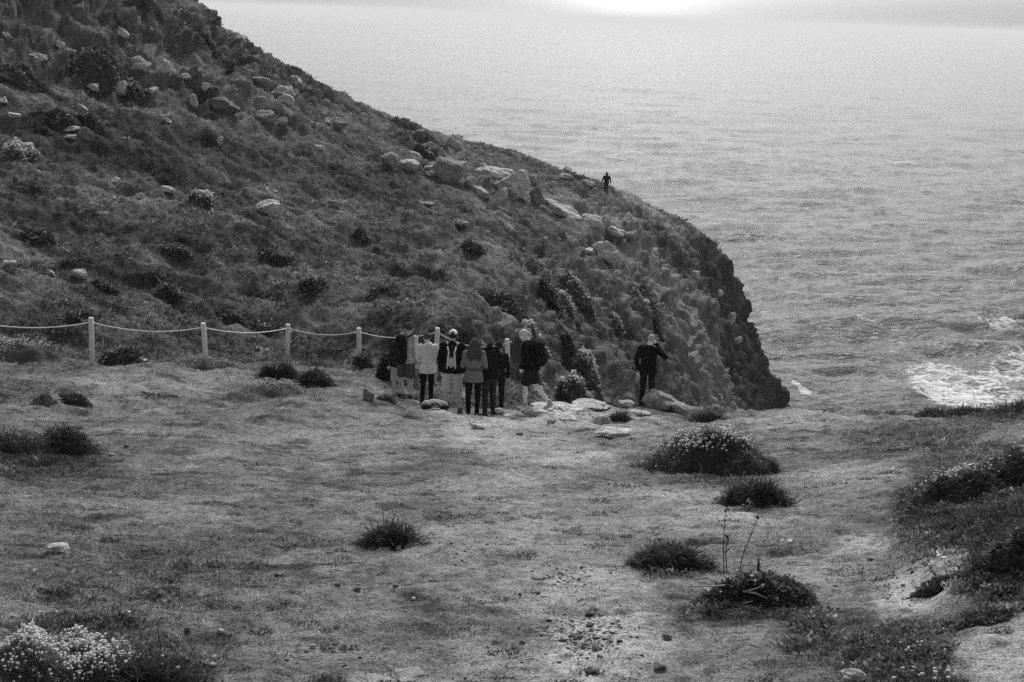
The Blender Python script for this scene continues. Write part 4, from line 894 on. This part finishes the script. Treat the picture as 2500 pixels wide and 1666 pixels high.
    # upper garment
    if top:
        L = top.get('len', .86); w = top.get('w', 1.0); mb = MB()
        mb.add(*loft([(V3(0, -.012, L), V3(.196 * w, 0, 0), V3(0, .155 * w, 0)), (V3(0, -.012, L + .1), V3(.192 * w, 0, 0), V3(0, .150 * w, 0)), (V3(0, 0, 1.12) + Sp(1.12), V3(.160 * w * top.get('waist', 1), 0, 0), V3(0, .122 * w, 0)), (V3(0, 0, 1.30) + Sp(1.3), V3(.182 * w, 0, 0), V3(0, .132 * w, 0)),
          (V3(0, -.01, 1.41) + Sp(1.41), V3(.182 * B, 0, 0), V3(0, .10, 0)), (V3(0, -.012, 1.465) + Sp(1.46), V3(.11, 0, 0), V3(0, .08, 0)), (nk + V3(0, -.005, .035), V3(.072, 0, 0), V3(0, .070, 0))], 22))
        for q in 'LR': mb.add(*capsule(sh[q], el[q], .070 * w, .056 * w)); mb.add(*capsule(el[q], wr[q] - (wr[q] - el[q]) * .06, .056 * w, .043 * w))
        if top.get('hood'): mb.add(*ellip(nk + V3(0, -.075, -.02), (.105, .065, .07))); mb.add(*ellip(nk + V3(0, -.03, .03), (.088, .07, .04)))
        if top.get('collar'): mb.add(*capsule(nk - V3(0, 0, .02), nk + V3(0, 0, .055), .078, .070))
        if top.get('hooded'): mb.add(*ellip(hc - f * .015 + u * .01, (.098, .105, .12), R))
        if top.get('hooded'): mb.add(*capsule(nk, hc - u * .05, .09, .09))
        jk = link(top.get('name', 'jacket'), fuse(mb, .012, top.get('fold', .006), int(px), 2, 'jacket'), cm(top['v']), root)
        if top.get('band'):
            mbb = MB(); z_ = top['band']; mbb.add(*loft([(V3(0, -.004, z_ - .02) + Sp(z_), V3(.178 * w, 0, 0), V3(0, .136 * w, 0)), (V3(0, -.004, z_ + .02) + Sp(z_), V3(.178 * w, 0, 0), V3(0, .136 * w, 0))], 30)); link('seam', mbb.mesh('seam'), cm(top['v'] * .5), jk)
    if bottom:
        mb = MB(); t = bottom.get('to', 1.0); lw = bottom.get('w', 1.0)
        mb.add(*loft([(V3(0, 0, .84), V3(.155 * lw * B, 0, 0), V3(0, .115, 0)), (V3(0, -.012, .93), V3(.172 * B, 0, 0), V3(0, .125, 0)), (V3(0, 0, 1.03), V3(.150 * B, 0, 0), V3(0, .11, 0))], 20))
        for q in 'LR':
            if t < .8:
                e = hip[q] + (kn[q] - hip[q]) * t * 1.3; a_, b_2, dd = frame(kn[q] - hip[q]); mb.add(*loft([(hip[q], a_ * .092 * lw, b_2 * .092 * lw), (e, a_ * .088 * lw, b_2 * .088 * lw)], 16))
            else: mb.add(*capsule(hip[q], kn[q], .093 * lw * B, .066 * lw)); e = kn[q] + (an[q] - kn[q]) * .93; mb.add(*capsule(kn[q], e, .064 * lw, .050 * lw)); mb.add(*ellip((kn[q] * .68 + an[q] * .32) - V3(0, .018, 0), (.057, .062, .12)))
        link(bottom.get('name', 'trousers'), fuse(mb, .011, bottom.get('fold', .004), int(px) + 5, 2, 'trousers'), cm(bottom['v']), root)
    for q in 'LR':
        s_ = -1 if q == 'L' else 1; fd = legs.get('f' + q, V3(s_ * .12, 1, -.12)); fd = np.asarray(fd, float) / np.linalg.norm(fd); mb = MB(); b0 = an[q] - V3(0, 0, .045)
        mb.add(*capsule(b0 - fd * .045, b0 + fd * .16, .046, .036)); mb.add(*capsule(b0 + V3(0, 0, .01), an[q] + V3(0, 0, .04), .050, .050)); link('shoe', fuse(mb, .01, 0, 0, 1, 'shoe'), cm(shoes, 'shoe'), root)
    if hair:
        Vh, Fh = ICO3; d_ = Vh.copy(); kf = np.clip((d_[:, 1] - .15) * 2.2, 0, 1) * np.clip((.42 - d_[:, 2]) * 3, 0, 1); kb = np.clip((-d_[:, 2] - .55) * 3, 0, 1)
        nz_ = pn(d_[:, 0] * 5 + px, d_[:, 2] * 5 + d_[:, 1] * 3, 12) * hair.get('rough', .05); rad_ = 1 + nz_ - .30 * kf - .25 * kb
        Vv = d_ * rad_[:, None] * np.array([.086, .104, .108]) * hair.get('size', 1.0); mb = MB(); mb.add(Vv @ R.T + hc - f * .012 + u * .022, Fh)
        if hair.get('long'):
            for i in range(9):
                a_ = (i - 4) * .021; mb.add(*tube([hc + r * a_ * .8 - f * .075 + u * .05, hc + r * a_ * 1.25 - f * .085 - u * .06, nk + r * a_ * 1.5 - V3(0, .10, .02), nk + r * a_ * 1.6 - V3(0, .125, hair['long'] * rng.uniform(.75, 1.1))], [.03, .034, .032, .008], 8))
            for s_ in (-1, 1): mb.add(*tube([hc + r * s_ * .06 + u * .05, hc + r * s_ * .085 - u * .05 - f * .01, nk + r * s_ * .085 + V3(0, -.05, -.02), nk + r * s_ * .08 + V3(0, -.09, -.16)], [.03, .034, .03, .010], 8))
        if hair.get('bun'): mb.add(*ellip(hc - f * .10 + u * .015 + r * .02, (.042, .036, .042)))
        if hair.get('tail'): mb.add(*tube([hc - f * .09 + u * .02, hc - f * .135 - u * .02, hc - f * .13 - u * .10], [.025, .034, .012], 8))
        hm = link('hair', mb.mesh('hair'), cm(hair['v'], 'hair'), root)
        if hair.get('bun'): mb = MB(); mb.add(*tube([hc - f * .085 + r * .02 + r * math.cos(q) * .045 + u * (.015 + math.sin(q) * .045) + r * .0 - f * .005 * math.sin(3 * q) for q in np.linspace(0, 2 * np.pi, 17)], .013, 8)); link('hair_band', mb.mesh('hair_band'), cm(.6), hm)
    if hair and hair.get('cap'):
        Vh, Fh = ICO2; k2 = Vh[:, 2] < -.05; Vv = Vh.copy(); Vv[k2, 2] = -.05 ; mb = MB(); mb.add((Vv * [.094, .112, .112]) @ R.T + hc + u * .028 - f * .006, Fh)
        cp = link('cap', mb.mesh('cap'), cm(hair['cap'], 'cap'), root); mb = MB(); a_ = np.linspace(-1.2, 1.2, 9)
        mb.add(*loft([(hc + u * .03 + f * .06, r * .075, f * .06), (hc + u * .036 + f * .075, r * .07, f * .085)], 18)); link('cap_brim', mb.mesh('cap_brim'), cm(hair['cap'], 'cap'), cp)
    bpy.context.view_layer.update(); root['category'] = 'person'
    return root, dict(nk=nk, sh=sh, Sp=Sp, hc=hc)
def backpack(root, info, label, v=.02, w=.15, h=.25, d=.11, z=1.20, straps=.02, panel=None, sizey=1.0, tilt=0.0, xoff=0.0):
    """a rucksack worn on the back, a thing of its own standing at the wearer's back"""
    Sp = info['Sp']; bp_ = bpy.data.objects.new('backpack', None); COL.objects.link(bp_); bp_.matrix_world = root.matrix_world.copy(); tag(bp_, label, 'backpack', 'rucksacks carried by the walkers')
    c = V3(xoff, -.13 - d * .75, z) + Sp(z); mb = MB()
    mb.add(*loft([(c + V3(0, .03, -h), V3(w * .55, 0, 0), V3(0, d * .5, 0)), (c + V3(0, .01, -h * .88), V3(w * .85, 0, 0), V3(0, d * .85, 0)), (c + V3(0, 0, -h * .55), V3(w, 0, 0), V3(0, d, 0)), (c + V3(0, tilt * .3, h * .1), V3(w * .97, 0, 0), V3(0, d * .95, 0)), (c + V3(0, .02 + tilt, h * .6), V3(w * .82, 0, 0), V3(0, d * .75, 0)), (c + V3(0, .03 + tilt, h * .88), V3(w * .6, 0, 0), V3(0, d * .5, 0)), (c + V3(0, .04 + tilt, h), V3(w * .3, 0, 0), V3(0, d * .3, 0))], 22))
    mb.add(*ellip(c + V3(0, .01 + tilt, h * .78), (w * .74, d * .85, .075)))
    link('bag', fuse(mb, .012, .007, int(z * 100), 2, 'bag'), cm(v), bp_)
    mb = MB(); mb.add(*ellip(c + V3(0, -d * .9, -h * .3), (w * .7, .05, h * .45))); link('pocket', mb.mesh('pocket'), cm(v * 1.5 if panel is None else panel), bp_)
    for s_ in (-1, 1):
        mb = MB(); sp = Sp(1.45); mb.add(*tube([c + V3(s_ * .07 - xoff, d * .8, h * .75), V3(s_ * .10, -.02, 1.50) + sp, V3(s_ * .115, .11, 1.40) + sp, V3(s_ * .13, .135, 1.22) + Sp(1.22), V3(s_ * .17, .02, 1.05) + Sp(1.05), c + V3(s_ * w * .8, d * .7, -h * .8)], .020, 8)); link('strap', mb.mesh('strap'), cm(straps), bp_)
        if panel is not None:
            mb = MB(); mb.add(*tube([c + V3(s_ * .085, -d * .3, h * .98), c + V3(s_ * .055, -d * 1.08, h * .55), c + V3(s_ * .075, -d * 1.12, -h * .2), c + V3(s_ * .085, -d * 1.05, -h * .8)], .014, 8)); link('pale_webbing', mb.mesh('pale_webbing'), cm(.85), bp_)
    return bp_
#                        arms are (elbow, wrist); x right, y forward, z up, in a 1.75 m figure
fold = {'L': (V3(-.24, .02, 1.15), V3(-.10, .20, 1.10)), 'R': (V3(.24, .02, 1.15), V3(.10, .20, 1.10)), 'nL': V3(1, 0, -.3), 'nR': V3(-1, 0, -.3)}
p0, i0 = person(972, 978, 'person in pale shorts mostly hidden behind the large dark rucksack', D=34.0, hgt=1.66, face=35, skin=.45, hair={'v': .06}, top={'v': .03, 'w': 1.05}, bottom={'v': .42, 'to': .75, 'w': 1.2, 'name': 'shorts'}, shoes=.03)
p1, i1 = person(990, 990, 'person in a pale grey jacket and dark shorts carrying the large dark rucksack', D=33.1, hgt=1.80, face=-38, lean=.02, slean=.05, yaw=10, nod=8, skin=.5, hair={'v': .07}, top={'v': .45, 'w': 1.1, 'collar': 1, 'len': .88, 'fold': .008}, bottom={'v': .09, 'to': .70, 'w': 1.25, 'name': 'shorts'}, shoes=.04,
   legs={'L': (V3(-.12, .0, .50), V3(-.15, -.02, .085)), 'R': (V3(.10, .05, .50), V3(.09, .04, .085))})
backpack(p1, i1, 'large black rucksack on the person at the left of the group', .014, .165, .33, .13, 1.20, .02, xoff=-.02)
p2, i2 = person(1042, 998, 'person in a pale hooded top and black leggings with a hair bun', D=32.5, hgt=1.64, face=8, yaw=14, nod=22, lean=.03, skin=.66, hair={'v': .09, 'bun': 1}, top={'v': .76, 'w': 1.02, 'hood': 1, 'len': .80, 'waist': .95, 'fold': .010, 'name': 'hooded_top'}, bottom={'v': .010, 'w': .96, 'name': 'leggings'}, shoes=.015, arms=fold, legs={'L': (V3(-.10, .01, .5), V3(-.115, 0, .085)), 'R': (V3(.09, .01, .5), V3(.09, 0, .085))}, build=.95)
p3, i3 = person(1101, 1006, 'tall person in a white cap and black jacket with pale-strapped rucksack', D=31.9, hgt=1.88, face=-4, yaw=0, nod=14, skin=.52, hair={'v': .02, 'cap': .9}, top={'v': .010, 'w': 1.20, 'len': .90, 'hood': 1, 'fold': .010}, bottom={'v': .62, 'to': .78, 'w': 1.15, 'name': 'shorts'}, shoes=.10,
   legs={'L': (V3(-.11, .0, .50), V3(-.11, 0, .085)), 'R': (V3(.13, .02, .50), V3(.18, .0, .085))})
backpack(p3, i3, 'black rucksack with pale webbing and pocket on the person in the white cap', .02, .13, .24, .07, 1.22, .5, panel=.5)
p4, i4 = person(1154, 1009, 'person with long dark hair in a grey belted jacket and black leggings', D=31.5, hgt=1.74, face=0, yaw=6, nod=16, skin=.66, hair={'v': .075, 'long': .18, 'rough': .04}, top={'v': .20, 'w': 1.08, 'len': .82, 'waist': .94, 'band': 1.10, 'fold': .007}, bottom={'v': .010, 'w': .98, 'name': 'leggings'}, shoes=.05, arms=fold,
   legs={'L': (V3(-.105, .0, .5), V3(-.095, -.01, .085)), 'R': (V3(.10, .0, .5), V3(.085, -.02, .085))})
p5, i5 = person(1193, 1005, 'person in a black jacket with tousled hair looking down to the left', D=32.1, hgt=1.80, face=38, yaw=34, nod=18, lean=.05, skin=.75, hair={'v': .13, 'rough': .16, 'size': 1.08}, top={'v': .014, 'w': 1.15, 'collar': 1, 'fold': .008}, bottom={'v': .045, 'w': 1.08}, shoes=.05, arms={'L': (V3(-.22, .04, 1.15), V3(-.10, .20, 1.08)), 'nL': V3(1, 0, 0)})
p5b, i5b = person(1213, 985, 'dark-haired person mostly hidden behind the one with tousled hair', D=34.0, hgt=1.74, face=-10, skin=.36, hair={'v': .02}, top={'v': .016, 'w': 1.0}, bottom={'v': .02}, shoes=.15)
p6, i6 = person(1294, 1002, 'fair-haired person in dark shorts striding left with head bowed', D=32.2, hgt=1.80, face=72, yaw=8, nod=34, lean=.10, skin=.78, hair={'v': .62, 'rough': .04, 'tail': 1}, top={'v': .010, 'w': 1.12, 'len': .88, 'fold': .007}, bottom={'v': .026, 'to': .72, 'w': 1.2, 'name': 'shorts'}, shoes=.45,
   legs={'L': (V3(-.10, .10, .52), V3(-.10, .08, .085)), 'R': (V3(.10, -.06, .53), V3(.10, -.40, .155)), 'fR': V3(.1, 1, -.75)}, arms={'L': (V3(-.22, .06, 1.14), V3(-.16, .14, .92)), 'R': (V3(.23, -.04, 1.15), V3(.20, .12, .98))})
backpack(p6, i6, 'slim black rucksack on the striding fair-haired person', .012, .14, .27, .13, 1.22, .02)
p7, i7 = person(1577, 992, 'fair-haired person in black holding a hand to the face beside the rim boulder', D=34.3, hgt=1.82, face=-12, yaw=-20, nod=22, skin=.85, hair={'v': .42, 'rough': .02, 'size': .95}, top={'v': .010, 'w': 1.04, 'len': .88}, bottom={'v': .020, 'w': .98}, shoes=.03,
   arms={'L': (V3(-.27, -.04, 1.16), V3(-.23, .02, .92)), 'R': (V3(.37, .01, 1.26), V3(.13, .10, 1.53)), 'nR': V3(-.4, -1, .2), 'curl': .6})
p8, i8 = person(1479, 479, 'distant hooded person in dark clothes walking on the far slope', D=None, hgt=1.82, face=8, nod=5, skin=.08, hair=None, top={'v': .018, 'w': 1.12, 'hooded': 1, 'fold': .004}, bottom={'v': .028, 'w': 1.1}, shoes=.03, voxel=.012,
   arms={'L': (V3(-.30, .0, 1.17), V3(-.35, .06, .94)), 'R': (V3(.30, .0, 1.17), V3(.34, .04, .94))}, legs={'L': (V3(-.10, .10, .56), V3(-.08, -.10, .22)), 'R': (V3(.09, .04, .50), V3(.09, .06, .085)), 'fL': V3(0, 1, -.6)})
# rucksack lying at the feet of the group
g = hit(1062, 1000, detail=True); D_ = dist(g); bag = empty('rucksack', tuple(g), 0); tag(bag, 'pale and dark rucksack lying on the rim beside the black leggings', 'rucksack')
mb = MB(); mb.add(*ellip((0, .12, .10), (.24, .15, .10))); mb.add(*ellip((-.19, .08, .08), (.12, .11, .10))); mb.add(*ellip((.18, .10, .07), (.12, .11, .09))); link('bag', fuse(mb, .014, .012, 77, 2, 'bag'), cm(.38), bag)
for q in ((-.20, .0, .05), (.21, .02, .05)): mb = MB(); mb.add(*ellip(q, (.12, .08, .058))); link('side_pocket', fuse(mb, .014, .01, 78, 2, 'pocket'), cm(.02), bag)
mb = MB(); mb.add(*tube([V3(-.10, -.01, .06), V3(-.05, -.04, .13), V3(.05, -.03, .14), V3(.12, -.01, .07)], .016, 8)); link('strap', mb.mesh('strap'), cm(.05), bag)
for nme, o, i_ in (('p1', p1, i1), ('p2', p2, i2), ('p3', p3, i3), ('p4', p4, i4), ('p5', p5, i5), ('p6', p6, i6), ('p7', p7, i7), ('p8', p8, i8)):
    def prj(v):
        d = R3.transposed() @ Vector(v); return round(PW / 2 + FPX * d.x / -d.z), round(PH / 2 - FPX * d.y / -d.z)
    print(nme, 'feet', prj(o.location), 'head', prj(o.matrix_world @ Vector(i_['hc'])))
print('people', round(time.time() - T0, 1))
#@@END
# ------------------------------------------------------------------ haze: sea air round camera and scene, the sky outside it
hz = MB(); a, b_, z0, z1 = 46000., 46000., SEA - 10, 26.0
bm = bmesh.new(); bmesh.ops.create_cube(bm, size=1.0)
for v in bm.verts: v.co = (v.co.x * 2 * a, v.co.y * 2 * b_, z0 if v.co.z < 0 else z1)
me = bpy.data.meshes.new('haze'); bm.to_mesh(me); bm.free()
m = bpy.data.materials.new('haze_air'); m.use_nodes = True; n = m.node_tree.nodes; n.clear()
pv = n.new('ShaderNodeVolumePrincipled'); pv.inputs['Density'].default_value = HAZE_DENSITY; pv.inputs['Color'].default_value = (.90, .90, .90, 1); pv.inputs['Anisotropy'].default_value = .4
ou = n.new('ShaderNodeOutputMaterial'); m.node_tree.links.new(pv.outputs[0], ou.inputs['Volume'])
tag(link('haze', me, m), 'thin pale sea haze between the cliff and the horizon', 'haze', kind='stuff')
print('done', round(time.time() - T0, 1))
